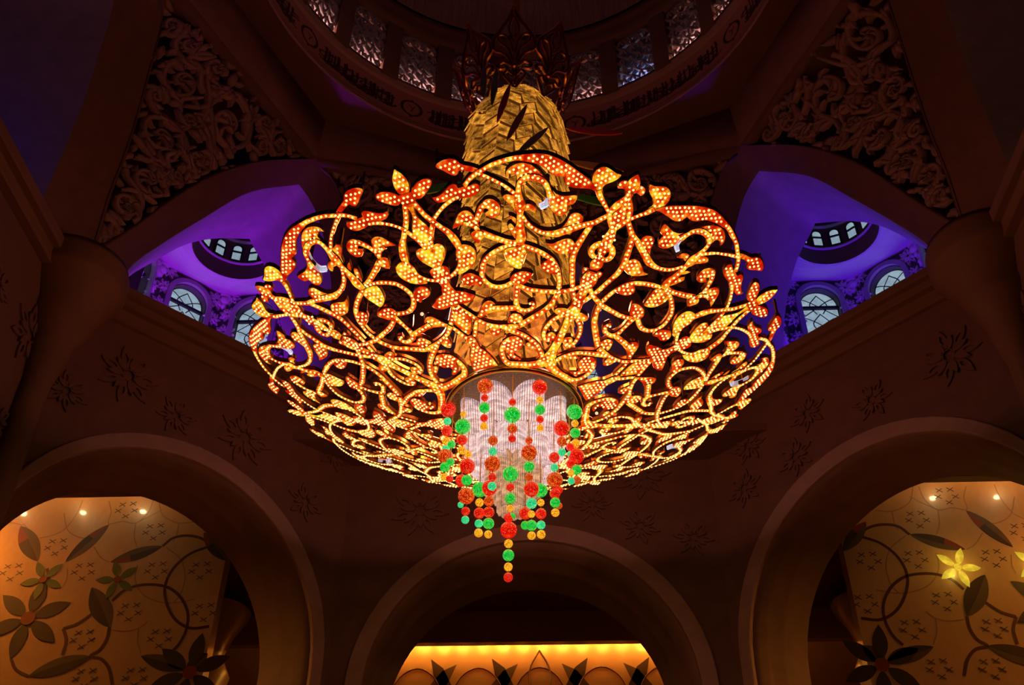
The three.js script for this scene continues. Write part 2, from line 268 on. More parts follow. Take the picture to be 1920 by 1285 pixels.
// ---- octagonal frieze, ring, inscription, drum, dome
const pol = (r, ang, j) => W(r * Math.sin(ang), j, r * Math.cos(ang));
{
  const oct = (r, j, n = 8) => { const p = []; for (let k = 0; k <= 8; k++) { const a = k * A45, b = (k + 1) * A45; if (k === 8) { p.push(pol(r, a, j)); break; } for (let i = 0; i < n; i++) p.push(pol(r, a, j).lerp(pol(r, b, j), i / n)); } return p; };
  const circ = (r, j, m = 64) => { const p = []; for (let k = 0; k <= m; k++) p.push(pol(r, k * 2 * Math.PI / m, j)); return p; };
  const fr = group('trim_1'); struct(fr, 'pale octagonal stone frieze resting on the vaults under the dome', 'frieze');
  for (let k = 0; k < 8; k++) mesh('frieze_panel', loft([[pol(0.351, k * A45, 0.9515), pol(0.351, (k + 1) * A45, 0.9515)], [pol(0.343, k * A45, 1.0145), pol(0.343, (k + 1) * A45, 1.0145)], [pol(0.39, k * A45, 1.02), pol(0.39, (k + 1) * A45, 1.02)]]), M.stonePale, fr);
  struct(mesh('ceiling_soffit', loft([oct(0.3435, 1.0145), oct(0.3435, 1.0145).map((p, i) => p.clone().lerp(circ(0.279, 1.0)[i], 0.5)), circ(0.279, 1.0)]), M.stoneWarm), 'dark brown sloping soffit between octagon frieze and inscription ring', 'soffit');
  const prof = (list) => new THREE.LatheGeometry(list.map((p) => V2(p[0] * U, p[1] * U + 1.6)), 96);
  struct(mesh('trim_2', prof([[0.279, 0.9985], [0.2768, 0.9995], [0.2768, 1.002], [0.2785, 1.0028], [0.2785, 1.0045], [0.2772, 1.005], [0.2775, 1.0065], [0.2795, 1.007]]), M.stonePale), 'thin double moulding along the lower edge of the inscription ring', 'moulding');
  struct(mesh('trim_3', prof([[0.2795, 1.0555], [0.2755, 1.057], [0.2755, 1.0595], [0.2735, 1.0605], [0.2735, 1.063], [0.27, 1.064], [0.30, 1.0645]]), M.stonePale), 'stepped moulding between the inscription ring and the drum windows', 'moulding');
  // inscription ring: dark gold script in cartouches and numbered roundels
  const cv = document.createElement('canvas'); cv.width = 2048; cv.height = 96; const x = cv.getContext('2d');
  x.fillStyle = '#b98f80'; x.fillRect(0, 0, 2048, 96);
  x.strokeStyle = x.fillStyle = '#351803'; x.lineCap = 'round';
  const px = (deg) => ((deg + 180) / 360) * 2048;
  const script = (d0, d1) => {
    const x0 = px(d0), x1 = px(d1);
    for (let q = x0 + 3; q < x1 - 3; q += 1.7) {
      const k = rnd(); x.lineWidth = 2 + rnd() * 1.4;
      x.beginPath();
      if (k < 0.34) { x.moveTo(q, 22 + rnd() * 10); x.quadraticCurveTo(q + 2, 45, q - 1, 68 + rnd() * 8); }
      else if (k < 0.6) { x.ellipse(q, 40 + rnd() * 26, 3 + rnd() * 5, 4 + rnd() * 5, rnd(), 0, 4.6); }
      else if (k < 0.85) { x.moveTo(q - 8, 60 + rnd() * 12); x.quadraticCurveTo(q, 76 + rnd() * 8, q + 10, 58 + rnd() * 8); }
      else { x.moveTo(q - 6, 34 + rnd() * 14); x.lineTo(q + 7, 28 + rnd() * 10); }
      x.stroke();
      if (rnd() < 0.5) x.fillRect(q, 24 + rnd() * 50, 2.4, 2.4);
    }
  };
  for (const [d0, d1] of [[-178, -150], [-142, -122], [-114, -92], [-87, -65.5], [-56.5, -34.6], [-25.3, 7.5], [16, 53], [62.5, 88], [96, 122], [130, 150], [158, 176]]) script(d0, d1);
  for (const d of [-146, -118, -89.5, -60.9, -30, 12.1, 57.8, 92, 126, 154]) { x.lineWidth = 4; x.beginPath(); x.ellipse(px(d), 48, 15, 24, 0, 0, 6.3); x.stroke(); x.lineWidth = 1.5; x.beginPath(); x.moveTo(px(d) - 4, 38); x.lineTo(px(d) + 2, 46); x.lineTo(px(d), 58); x.moveTo(px(d) + 5, 40); x.lineTo(px(d) + 1, 47); x.stroke(); x.fillRect(px(d) - 2, 18, 4, 5); x.fillRect(px(d) - 2, 74, 4, 5); }
  const t = new THREE.CanvasTexture(cv); t.colorSpace = THREE.SRGBColorSpace; t.wrapS = THREE.RepeatWrapping;
  const rows = []; for (const j of [1.006, 1.056]) rows.push(circ(0.279, j, 96)); const g = loft(rows), uv = g.attributes.uv;
  for (let i = 0; i < 2; i++) for (let k = 0; k <= 96; k++) uv.setXY(i * 97 + k, k / 96 + 0.5, i);
  struct(mesh('wall_inscription_ring', g, new THREE.MeshStandardMaterial({ map: t, color: new THREE.Color().setRGB(1, 0.8, 0.76), roughness: 0.7 })), 'ring under the dome with dark gold script in cartouches and numbered roundels', 'inscription');
  // drum with 24 grilled windows
  const drum = group('wall_drum'); struct(drum, 'round drum wall with piers between the grilled windows', 'wall');
  const arc = (r0, r1, a0, a1, j0, j1, m = 4) => { const A = [], B = [], C = [], D = []; for (let k = 0; k <= m; k++) { const a = a0 + (a1 - a0) * k / m; A.push(pol(r1, a, j0)); B.push(pol(r0, a, j0)); C.push(pol(r0, a, j1)); D.push(pol(r1, a, j1)); } const cap = (q) => [A[q], B[q], C[q], D[q]]; const e0 = cap(0), e1 = cap(m); return merge([loft([A, B, C, D]), loft([[e0[0], e0[1]], [e0[3], e0[2]]]), loft([[e1[0], e1[1]], [e1[3], e1[2]]])]); };
  const D = Math.PI / 180;
  for (let k = 0; k < 24; k++) mesh('pier', arc(0.27, 0.292, (k * 15 + 5.2) * D, (k * 15 + 9.8) * D, 1.062, 1.175), M.stoneWarm, drum);
  mesh('lintel', prof([[0.292, 1.166], [0.27, 1.166], [0.27, 1.185], [0.267, 1.187], [0.267, 1.196], [0.262, 1.199], [0.27, 1.203]]), M.stoneWarm, drum);
  const wmat = stone(0.46, 0.40, 0.42, 0.3), back = stone(0.10, 0.10, 0.12);
  let wn = 0;
  for (let k = -12; k < 12; k++) {
    const c = k * 15, seen = Math.abs(c) <= 75;
    const w = group('window_' + (++wn)); struct(w, seen ? ['pierced drum window ', c < 0 ? 'left' : c > 0 ? 'right' : 'straight', ' of the column, number ', Math.abs(k), ' from it'].join('') : 'pierced drum window out of sight round the dome, at ' + (c + 180) + ' degrees', 'window');
    mesh('back_panel', arc(0.293, 0.296, (c - 6) * D, (c + 6) * D, 1.06, 1.17), back, w);
    if (!seen) continue;
    const gs = [], pt = (s, h, d = 0) => pol(0.277 + d, (c + s * 5.2) * D, 1.064 + h * 0.102);
    // an arched head and a grille of crossed, bent bars
    gs.push(tube([pt(-1, 0.8), pt(-0.8, 0.93), pt(0, 1), pt(0.8, 0.93), pt(1, 0.8)], 0.06, 5));
    for (const sx of [-1, 1]) for (let q = -3; q <= 5; q++) { const c2 = []; for (let m = 0; m <= 8; m++) { const s = -1 + m / 4, h = (q + (sx > 0 ? m / 2.6 : 3.08 - m / 2.6)) * 0.165 + 0.02 * Math.sin(m * 2.4 + q); if (h >= 0 && h <= 0.97) c2.push(pt(s, h, 0.0025 * sx)); } if (c2.length > 1) gs.push(tube(c2, 0.055, 4, c2.length * 2)); }
    for (let m = 0; m < 4; m++) for (let h = 0; h < 5; h++) { const s = -0.72 + m * 0.48 + (h % 2) * 0.12, hh = 0.1 + h * 0.19; gs.push(tube([pt(s - 0.13, hh - 0.035, -0.003), pt(s, hh + 0.035, -0.005), pt(s + 0.13, hh - 0.04, -0.003)], 0.05, 4, 6)); }
    mesh('grille', merge(gs), wmat, w);
    strip('sill_light', '', pt(-0.85, 0.005, 0.008), pt(0.85, 0.005, 0.008), 0.14, V3(-Math.sin(c * D) * 0.35, 1, Math.cos(c * D) * 0.35), k === 2 ? new THREE.Color().setRGB(0.35, 0.45, 1) : new THREE.Color().setRGB(1, 0.5, 0.46), 55, 0.5, w);
  }
  const carved = tex(512, 512, (u, v) => { const a = fbm(u * 22, v * 22, 3), b = Math.abs(fbm(u * 12 + 4, v * 12, 2)); const g = 120 + 200 * a - 260 * Math.max(0, 0.1 - b); return [g, g, g]; }, false); carved.repeat.set(0.12, 0.12);
  const dm = []; for (let k = 0; k <= 12; k++) { const a = k / 12 * Math.PI / 2; const r = 0.262 * Math.cos(a), j = 1.203 + 0.24 * Math.sin(a); dm.push([Math.max(r, 0.0001), j]); }
  const dg = prof(dm); { const p = dg.attributes.position, uv2 = dg.attributes.uv; for (let i = 0; i < p.count; i++) { uv2.setXY(i, p.getX(i), p.getZ(i)); } }
  struct(mesh('ceiling_dome', dg, new THREE.MeshStandardMaterial({ color: new THREE.Color().setRGB(0.36, 0.25, 0.21), roughness: 0.8, bumpMap: carved, bumpScale: 0.25 })), 'carved dome above the drum windows, almost lost in the dark', 'dome');
}

// ---- window bays behind the vaults
const windowGlass = new THREE.MeshStandardMaterial({ color: 0x24303a, emissive: new THREE.Color().setRGB(0.36, 0.5, 0.6), emissiveIntensity: 0.95, roughness: 0.25, emissiveMap: tex(64, 64, (u, v) => { const g = 218 + 60 * fbm(u * 3, v * 3, 3); return [g, g, g]; }) });
const bayRelief = [flowerRelief(0.4, 9, 0.09), flowerRelief(0.33, 8, 0.09)];
let winNo = 24;
function bay(a, u, w, sg, col, power, labels, full = true) {
  const f = sg > 0 ? -u : u, c = wallPt(a, w, f, 0), ap = 0.122 * U, side = 2 * ap * Math.tan(Math.PI / 8), top = 1.016 * U + 1.6, bot = SILL * U + 1.4;
  const place = (geo, th, d) => { const aa = a + th, o = V3(c.x + Math.sin(aa) * d, 0, c.z - Math.cos(aa) * d); return geo.applyMatrix4(new THREE.Matrix4().makeBasis(V3(Math.cos(aa), 0, Math.sin(aa)), V3(0, 1, 0), V3(-Math.sin(aa), 0, Math.cos(aa))).setPosition(o)); };
  const g = group(labels.wall); struct(g, labels.wallLabel, 'wall');
  const wW = 1.34, wTop = 1.0035 * U + 1.6 - wW / 2, wBot = 0.80 * U + 1.6;
  const opening = (grow, lo) => { const p = [V2(-wW / 2 - grow, lo)]; for (let k = 0; k <= 16; k++) { const q = Math.PI * (1 - k / 16); p.push(V2((wW / 2 + grow) * Math.cos(q), wTop + (wW / 2 + grow) * Math.sin(q))); } p.push(V2(wW / 2 + grow, lo)); return p; };
  for (let k = -2; k <= 2; k++) {
    const th = k * A45, s = new THREE.Shape([V2(-side / 2, bot), V2(side / 2, bot), V2(side / 2, top), V2(-side / 2, top)]), win = Math.abs(k) <= 1;
    if (win) s.holes.push(new THREE.Path(opening(0, wBot)));
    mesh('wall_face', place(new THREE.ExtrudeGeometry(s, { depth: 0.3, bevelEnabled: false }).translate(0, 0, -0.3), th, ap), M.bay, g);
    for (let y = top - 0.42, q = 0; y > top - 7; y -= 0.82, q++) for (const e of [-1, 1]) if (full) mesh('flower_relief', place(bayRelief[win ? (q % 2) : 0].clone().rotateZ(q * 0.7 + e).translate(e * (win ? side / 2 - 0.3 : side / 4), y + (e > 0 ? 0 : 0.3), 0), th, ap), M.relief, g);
    if (full) { const cons = merge([new THREE.SphereGeometry(0.2, 12, 8), new THREE.CylinderGeometry(0.26, 0.22, 0.16, 14).translate(0, 0.22, 0), new THREE.SphereGeometry(0.12, 10, 7).translate(0, -0.24, 0)]); if (k < 2) mesh('console', place(cons.translate(side / 2, top - 0.3, 0.06), th, ap), M.relief, g); }
    if (!win) continue;
    const wd = group('window_' + (++winNo)); struct(wd, labels.win[k + 1], 'window');
    const ring = new THREE.Shape(opening(0.16, wBot)); ring.holes.push(new THREE.Path(opening(0, wBot)));
    mesh('window_surround', place(new THREE.ExtrudeGeometry(ring, { depth: 0.14, bevelEnabled: true, bevelSize: 0.03, bevelThickness: 0.03 }), th, ap), M.plaster, wd);
    // three panes between two dark transoms
    const bars = [wTop - 0.1, wTop - 1.35], lv = [wTop + wW, bars[0], bars[1], wBot];
    for (let q = 0; q < 3; q++) {
      const sh = q === 0 ? new THREE.Shape(opening(-0.04, lv[1] + 0.05)) : new THREE.Shape([V2(-wW / 2 + 0.04, lv[q + 1] + 0.05), V2(wW / 2 - 0.04, lv[q + 1] + 0.05), V2(wW / 2 - 0.04, lv[q] - 0.05), V2(-wW / 2 + 0.04, lv[q] - 0.05)]);
      mesh('window_pane', place(new THREE.ExtrudeGeometry(sh, { depth: 0.02, bevelEnabled: false }).translate(0, 0, -0.26), th, ap), windowGlass, wd);
    }
    mesh('transom', place(merge(bars.map((y) => box(wW, 0.11, 0.12, 0, y, -0.2))), th, ap), M.black, wd);
    const gs = []; for (let q = 0; q < 4; q++) for (const e of [-1, 1]) { const y0 = wTop + 0.25 - q * 0.85; gs.push(tube([V3(-0.62 * e, y0 - 0.75, -0.23), V3(-0.1 * e, y0 - 0.35, -0.23), V3(0.36 * e, y0, -0.23), V3(0.6 * e, y0 + 0.1, -0.23)], 0.02, 4, 8)); gs.push(tube([V3(0.1 * e, y0 - 0.6, -0.23), V3(0.3 * e, y0 - 0.2, -0.23), V3(0, y0 + 0.25, -0.23)], 0.02, 4, 8)); }
    mesh('tracery', place(merge(gs), th, ap), M.black, wd);
  }
  // flat ceiling with the round opening of a little drum
  const ceil = group('ceiling_bay'); struct(ceil, labels.ceil, 'ceiling');
  const O = [], R = [], cir = (r, y, m = 40) => { const p = []; for (let k = 0; k <= m; k++) { const q = k / m * 2 * Math.PI; p.push(V3(c.x + r * Math.sin(q + a), y, c.z - r * Math.cos(q + a))); } return p; };
  for (let k = 0; k <= 40; k++) { const q = k / 40 * 2 * Math.PI, m = ((q + Math.PI / 8) % (Math.PI / 4)) - Math.PI / 8, r = (ap + 0.05) / Math.cos(m); O.push(V3(c.x + r * Math.sin(q + a), top, c.z - r * Math.cos(q + a))); }
  const r1 = 0.056 * U, y1 = 0.986 * U + 1.6;
  mesh('ceiling_face', loft([O, cir(r1 + 0.12, y1 + 0.12), cir(r1 + 0.05, y1), cir(r1, y1 + 0.03)]), M.relief, ceil);
  mesh('drum', loft([cir(r1, y1 + 0.03), cir(r1 + 0.02, y1 + 0.72), cir(r1 + 0.02, y1 + 2.6)]), stone(0.20, 0.10, 0.10), ceil);
  mesh('drum_moulding', merge([new THREE.TorusGeometry(r1 - 0.03, 0.05, 6, 40).rotateX(Math.PI / 2).translate(c.x, y1 + 0.72, c.z), new THREE.TorusGeometry(r1 - 0.03, 0.07, 6, 40).rotateX(Math.PI / 2).translate(c.x, y1 + 1.75, c.z), new THREE.TorusGeometry(r1 - 0.2, 0.07, 6, 40).rotateX(Math.PI / 2).translate(c.x, y1 + 2.0, c.z)]), M.relief, ceil);
  mesh('cupola', new THREE.SphereGeometry(r1, 28, 8, 0, 6.2832, 0, Math.PI / 2).translate(c.x, y1 + 2.0, c.z), stone(0.2, 0.12, 0.12), ceil);
  if (full) for (let k = -4; k <= 4; k++) {
    const th = k * Math.PI / 7, h = 0.62, s = (gr) => { const p = [V2(-0.14 - gr, -gr)]; for (let q = 0; q <= 10; q++) { const z = Math.PI * (1 - q / 10); p.push(V2((0.14 + gr) * Math.cos(z), h - 0.14 + (0.14 + gr) * Math.sin(z))); } p.push(V2(0.14 + gr, -gr)); return new THREE.Shape(p); };
    const y = y1 + 0.85, wd = group('window_' + (++winNo)); struct(wd, labels.small + ', ' + (k < 0 ? -k + ' left of' : k > 0 ? k + ' right of' : 'at') + ' its middle', 'window');
    mesh('reveal', place(new THREE.ExtrudeGeometry(s(0.07), { depth: 0.06, bevelEnabled: false }).translate(0, y, 0), th, r1 - 0.02), M.black, wd);
    mesh('window_pane', place(new THREE.ExtrudeGeometry(s(0), { depth: 0.03, bevelEnabled: false }).translate(0, y, 0.055), th, r1 - 0.02), windowGlass, wd);
    mesh('transom', place(box(0.3, 0.07, 0.05, 0, y + h * 0.52, 0.09), th, r1 - 0.02), M.black, wd);
  }
  // coloured flood lights on the ledge, one into the bay and one up the vault
  const ex = V3(Math.cos(a), 0, Math.sin(a)), inn = V3(-Math.sin(a), 0, Math.cos(a)), base = V3(c.x, SILL * U + 1.6 + 0.25, c.z);
  strip('flood_light', labels.flood[0], base.clone().addScaledVector(ex, -1.1).addScaledVector(inn, -1.7), base.clone().addScaledVector(ex, 1.1).addScaledVector(inn, -1.7), 1.0, V3(0, 1, 0), col, power * 1.5, 0.6);
  const b2 = base.clone().addScaledVector(inn, sg ? 2.5 : 3.2).addScaledVector(ex, sg > 0 ? 0.9 : sg < 0 ? -0.9 : 0); b2.y += 0.1;
  strip('flood_light', labels.flood[1], b2.clone().addScaledVector(ex, -1.2), b2.clone().addScaledVector(ex, 1.2), 0.3, V3(-inn.x * 1.7, 1, -inn.z * 1.7), col, power * 0.3, 0.6);
}
const baySet = (side, tint) => ({ wall: side === 'left' ? 'wall_bay_left' : side === 'right' ? 'wall_bay_right' : 'wall_bay_back', wallLabel: `${tint} lit bay wall with raised stone flowers, seen through the ${side === 'back' ? 'chandelier lattice' : side + ' vault'}`, ceil: `${tint} lit bay ceiling with a small windowed drum, ${side} of the chandelier`, small: `tiny arched window in the ${tint} lit drum`, win: [0, 1, 2].map((k) => `arched traceried window in the ${tint} lit bay, ${['outermost', 'on its far wall', 'next to the chandelier'][side === 'right' ? 2 - k : k]}`), flood: [`${tint} flood light on the floor of the ${side} bay`, `${tint} flood light on the ledge under the ${side} vault`] });
bay(-A45, 0.026, 0.588, -1, new THREE.Color().setRGB(0.36, 0.006, 1), 70, baySet('left', 'purple'));
bay(A45, 0.026, 0.588, 1, new THREE.Color().setRGB(0.13, 0.004, 1), 55, baySet('right', 'blue'));
bay(0, 0, 0.575, 0, new THREE.Color().setRGB(0.01, 0.01, 1), 8, baySet('back', 'deep blue'), false);
{ // side vaults: a blue flood on the left, none on the right
  const p = W(-0.47, SILL + 0.012, -0.04); strip('flood_light', 'blue flood light on the ledge at the left edge of the picture', p.clone().add(V3(-1, 0, -1)), p.clone().add(V3(1, 0, 1)), 0.4, V3(0, 1, 0), new THREE.Color().setRGB(0.12, 0.02, 1), 2.5, 0.6);
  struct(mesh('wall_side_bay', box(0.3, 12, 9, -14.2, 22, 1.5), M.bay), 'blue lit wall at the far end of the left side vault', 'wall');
}

// ---- rooms behind the lower arches
const PANEL = {"leaf":[[-12.08,13.73,-12.81,14.72,0.63,0],[-11.38,13.71,-10.55,14.72,0.46,0],[-9.06,14.09,-10.26,13.67,0.43,0],[-7.41,13.67,-8.1,14.45,0.46,0],[-9.86,11.99,-10.54,13.01,0.66,1],[-10.13,11.29,-11.43,10.84,0.54,1],[-7.83,10.94,-8.94,11.28,0.46,1],[-7.83,10.94,-7.4,11.32,0.46,1]],"flower":[[-9.97,13.21,0.62,5],[-11.8,13.24,0.64,5]],"big":[[-11.87,12.24,1.0,6],[-7.73,10.88,0.95,6]],"cross":[[-11.72,14.14],[-12.64,13.47],[-10.86,13.46],[-9.06,13.46],[-7.97,13.44],[-9.35,14.52],[-9.46,12.39],[-7.67,12.36],[-10.41,11.73],[-8.59,11.73],[-10.1,10.8],[-8.96,10.81],[-10.2,15.16]],"vine":[[[-9.06,14.09],[-8.84,14.31],[-8.49,14.37],[-8.11,14.28],[-7.79,14.05],[-7.6,13.85]],[[-7.93,14.05],[-8.34,13.86],[-8.66,13.48],[-8.76,13.0],[-8.58,12.49],[-8.28,12.12],[-7.91,11.94],[-7.49,11.98]],[[-9.96,12.65],[-9.76,12.9],[-9.44,13.04],[-9.05,13.06],[-8.68,12.98],[-8.32,12.72],[-8.06,12.3],[-8.02,11.9],[-8.12,11.55],[-8.29,11.33]],[[-9.86,11.99],[-9.85,11.7],[-9.95,11.44],[-10.13,11.29],[-9.86,11.22],[-9.63,11.01],[-9.44,10.61]],[[-10.36,12.33],[-10.64,12.09],[-10.95,11.97]],[[-10.95,11.97],[-10.8,11.67],[-10.79,11.32]],[[-11.97,11.25],[-11.77,10.99],[-11.42,10.82]],[[-11.79,13.53],[-11.66,13.24],[-11.7,12.91],[-11.79,12.63]]],"thin":[[[-11.42,15.44],[-11.46,15.08],[-11.65,14.62],[-11.92,14.44],[-12.22,14.37]],[[-11.81,15.08],[-11.55,14.56],[-11.12,14.35],[-10.81,14.4]],[[-10.73,15.4],[-10.59,15.06],[-10.58,14.75],[-10.23,14.8],[-9.89,14.75],[-9.64,15.04],[-9.58,15.41]],[[-9.89,14.75],[-9.82,14.33],[-9.69,14.08]],[[-9.89,14.75],[-9.49,14.99],[-9.29,15.14]],[[-9.44,15.41],[-9.26,14.98],[-8.79,14.73],[-8.39,14.76]],[[-8.79,14.73],[-8.77,14.41],[-8.82,14.21]],[[-10.78,14.1],[-10.52,13.8],[-10.29,13.67]],[[-8.97,14.07],[-8.53,13.72],[-8.33,13.28],[-8.34,12.81],[-8.47,12.58]],[[-9.57,13.59],[-9.53,13.2],[-9.26,12.82],[-8.87,12.63],[-8.42,12.58],[-7.97,12.67]],[[-9.78,11.92],[-9.43,11.89],[-9.15,11.96],[-8.97,12.13]],[[-9.15,11.96],[-9.11,11.65],[-8.96,11.34]],[[-12.77,14.79],[-12.32,14.38]],[[-11.28,13.52],[-11.22,13.23],[-11.25,13.04]],[[-13.37,14.8],[-13.1,14.82],[-12.75,14.74]]]};
const inlay = { brown: stone(0.045, 0.02, 0.01, 0.4), red: stone(0.24, 0.03, 0.008, 0.4), grey: stone(0.11, 0.065, 0.03, 0.4), olive: stone(0.12, 0.16, 0.02, 0.4), vine: stone(0.10, 0.018, 0.008, 0.4), thin: stone(0.42, 0.22, 0.11, 0.4), cross: stone(0.12, 0.06, 0.035, 0.6) };
const lit = new THREE.MeshStandardMaterial({ color: 0x6b5a10, emissive: new THREE.Color().setRGB(0.9, 0.62, 0.05), emissiveIntensity: 1.0, roughness: 0.4, emissiveMap: tex(64, 64, (u, v) => { const g = 205 + 90 * fbm(u * 5, v * 5, 3); return [g, g, g * 0.9]; }) });
for (const sg of [-1, 1]) {
  const g = group(sg < 0 ? 'wall_panel_left' : 'wall_panel_right'); struct(g, sg < 0 ? 'warm lit marble wall with flower inlay behind the left arch' : 'warm lit marble wall with flower inlay and a glowing star behind the right arch', 'wall');
  const mx = (p) => [-sg * p[0], p[1]], z0 = -0.35 * U, topY = 0.60 * U + 1.6, x0 = sg < 0 ? -17 : 7.42, x1 = sg < 0 ? -7.42 : 17;
  mesh('wall_face', box(x1 - x0, topY, 0.4, (x0 + x1) / 2, topY / 2, z0 - 0.2), M.marble, g);
  const thinShape = (pts, w, mat, name, y = 0.012) => { const c = new THREE.CatmullRomCurve3(pts.map((p) => V3(...mx(p), 0))), P = c.getPoints(pts.length * 5), a = [], b = []; P.forEach((p, i) => { const q = P[Math.min(P.length - 1, i + 1)], o = P[Math.max(0, i - 1)], d = q.clone().sub(o).normalize(); a.push(V3(p.x - d.y * w, p.y + d.x * w, z0 + y)); b.push(V3(p.x + d.y * w, p.y - d.x * w, z0 + y)); }); const k = (l) => l.map((p) => V3(p.x, p.y, z0)); return mesh(name, loft([k(a), a, b, k(b)]), mat, g); };
  for (const l of PANEL.thin) thinShape(l, 0.014, inlay.thin, 'inlay_line', 0.002);
  for (const l of PANEL.vine) thinShape(l, 0.035, inlay.vine, 'inlay_vine', 0.003);
  for (const [bx, by, tx, ty, w, tone] of PANEL.leaf) {
    const b = mx([bx, by]), t = mx([tx, ty]), L = Math.hypot(t[0] - b[0], t[1] - b[1]), an = Math.atan2(t[1] - b[1], t[0] - b[0]);
    const lens = (a, e, h0, h1) => { const s = new THREE.Shape(); const pts = []; for (let k = 0; k <= 12; k++) { const q = a + (e - a) * k / 12; pts.push(V2(q * L, h1(q))); } for (let k = 12; k >= 0; k--) { const q = a + (e - a) * k / 12; pts.push(V2(q * L, h0(q))); } return new THREE.Shape(pts); };
    const hw = (q) => w * 0.37 * Math.pow(Math.sin(Math.PI * Math.min(1, Math.max(0, q))), 0.8) + 0.002;
    const ex = (s, mat, name, d) => mesh(name, new THREE.ExtrudeGeometry(s, { depth: d, bevelEnabled: false }).rotateZ(an).translate(b[0], b[1], z0), mat, g);
    ex(lens(0, 1, (q) => -hw(q), (q) => -0.1 * hw(q)), inlay.grey, 'inlay_leaf', 0.004); ex(lens(0, 0.62, (q) => -0.1 * hw(q), hw), inlay.brown, 'inlay_leaf', 0.005); ex(lens(0.62, 1, (q) => -0.1 * hw(q), hw), tone ? inlay.brown : inlay.red, 'inlay_leaf', 0.005);
  }
  const petals = (cx, cy, r, n, mat, name, rot, d) => { const [X, Y] = mx([cx, cy]); for (let k = 0; k < n; k++) { const s = new THREE.Shape(); s.moveTo(r * 0.12, 0); s.quadraticCurveTo(r * 0.5, r * 0.36, r, 0); s.quadraticCurveTo(r * 0.5, -r * 0.36, r * 0.12, 0); mesh(name, new THREE.ExtrudeGeometry(s, { depth: d + 0.002 * (k % 2), bevelEnabled: false, curveSegments: 8 }).rotateZ(rot + k * 2 * Math.PI / n).translate(X, Y, z0), mat, g); } mesh(name + '_eye', new THREE.CylinderGeometry(r * 0.17, r * 0.17, d + 0.012, 18).rotateX(Math.PI / 2).translate(X, Y, z0 + d / 2), mat === lit ? lit : inlay.red, g); };
  PANEL.flower.forEach(([x, y, r, n], i) => petals(x, y, sg > 0 ? r * 0.86 : r * 0.86, n, sg > 0 ? lit : inlay.olive, sg > 0 ? 'star_light_petal' : 'inlay_petal', sg > 0 ? 1.2 : 0.65 + i * 0.2, 0.008));
  for (const [x, y, r, n] of PANEL.big) petals(x, y, r, n, inlay.brown, 'inlay_petal', 0.4, 0.005);
  if (sg > 0) for (const [x, y] of PANEL.flower) { const l = new THREE.PointLight(new THREE.Color().setRGB(1, 0.72, 0.1), 0.6); l.position.set(-x, y, z0 + 0.4); l.castShadow = true; scene.add(l); }
  for (const c of PANEL.cross) { const [X, Y] = mx(c), gs = []; for (const [dx, dy] of [[-0.15, 0.13], [0.12, 0.15], [-0.22, -0.05], [0.2, -0.05], [0.01, -0.21]]) for (const q of [0.6, -0.6]) gs.push(box(0.19, 0.02, 0.008).rotateZ(q).translate(X + dx, Y + dy, z0)); mesh('cross_motif', merge(gs), inlay.cross, g); }
  // hidden cove: a beam in front of the wall's top and, above it, the lamps
  const bx0 = sg < 0 ? -17 : 8.45, bx1 = sg < 0 ? -8.45 : 17, bm = group('trim_' + (sg < 0 ? 4 : 5)); struct(bm, sg < 0 ? 'dark ceiling beam hiding the lamps over the left flower panel' : 'dark ceiling beam hiding the lamps over the right star panel', 'beam');
  const byB = 0.508 * U + 1.6; mesh('beam', box(bx1 - bx0, 2.2, 0.25, (bx0 + bx1) / 2, byB + 1.1, -0.265 * U), M.stone, bm);
  mesh('cove_lid', box(bx1 - bx0, 0.2, 2.6, (bx0 + bx1) / 2, byB + 2.2, -0.31 * U), M.stone, bm);
  const warm = new THREE.Color().setRGB(1, 0.36, 0.045);
  strip('cove_light', sg < 0 ? 'warm cove light strip above the left flower panel' : 'warm cove light strip above the right star panel', V3(bx0 + 0.4, byB + 2.0, -0.325 * U), V3(bx1 - 0.4, byB + 2.0, -0.325 * U), 0.25, V3(0, -1, -0.25), warm, 1600, 1.5);
  for (const q of [0, 1, 2]) {
    const s = mesh('downlight_bulb', new THREE.SphereGeometry(0.085, 14, 10).translate(sg * (10.35 + q * 1.62), 0.5696 * U + 1.6, -0.30 * U), glow(1, 0.78, 0.35, 70)); tag(s, (sg < 0 ? 'small bright bulb mirrored in the left flower panel, ' : 'small bright bulb mirrored in the right star panel, ') + ['nearest the centre', 'middle one', 'nearest the edge'][q], 'bulb');
    const l = new THREE.PointLight(warm, 34); l.position.set(sg * (10.35 + q * 1.62), 0.5696 * U + 1.6, -0.30 * U + 0.0); l.castShadow = true; scene.add(l);
  }
  // flared marble column in the passage beyond the panel
  const cp = W(sg * 0.385, 0, 0.60); const col = mesh('marble_column', new THREE.LatheGeometry([[0.5, 0], [0.5, 12.2], [0.55, 12.6], [0.75, 13.3], [0.6, 13.6], [0.45, 13.9], [0.7, 14.6], [1.0, 15.1], [1.05, 15.3]].map((q) => V2(...q)), 28).translate(cp.x, 0, cp.z), M.marble);
  tag(col, sg < 0 ? 'flared marble column in the passage beside the left flower panel' : 'flared marble column in the passage beside the right star panel', 'column');
}
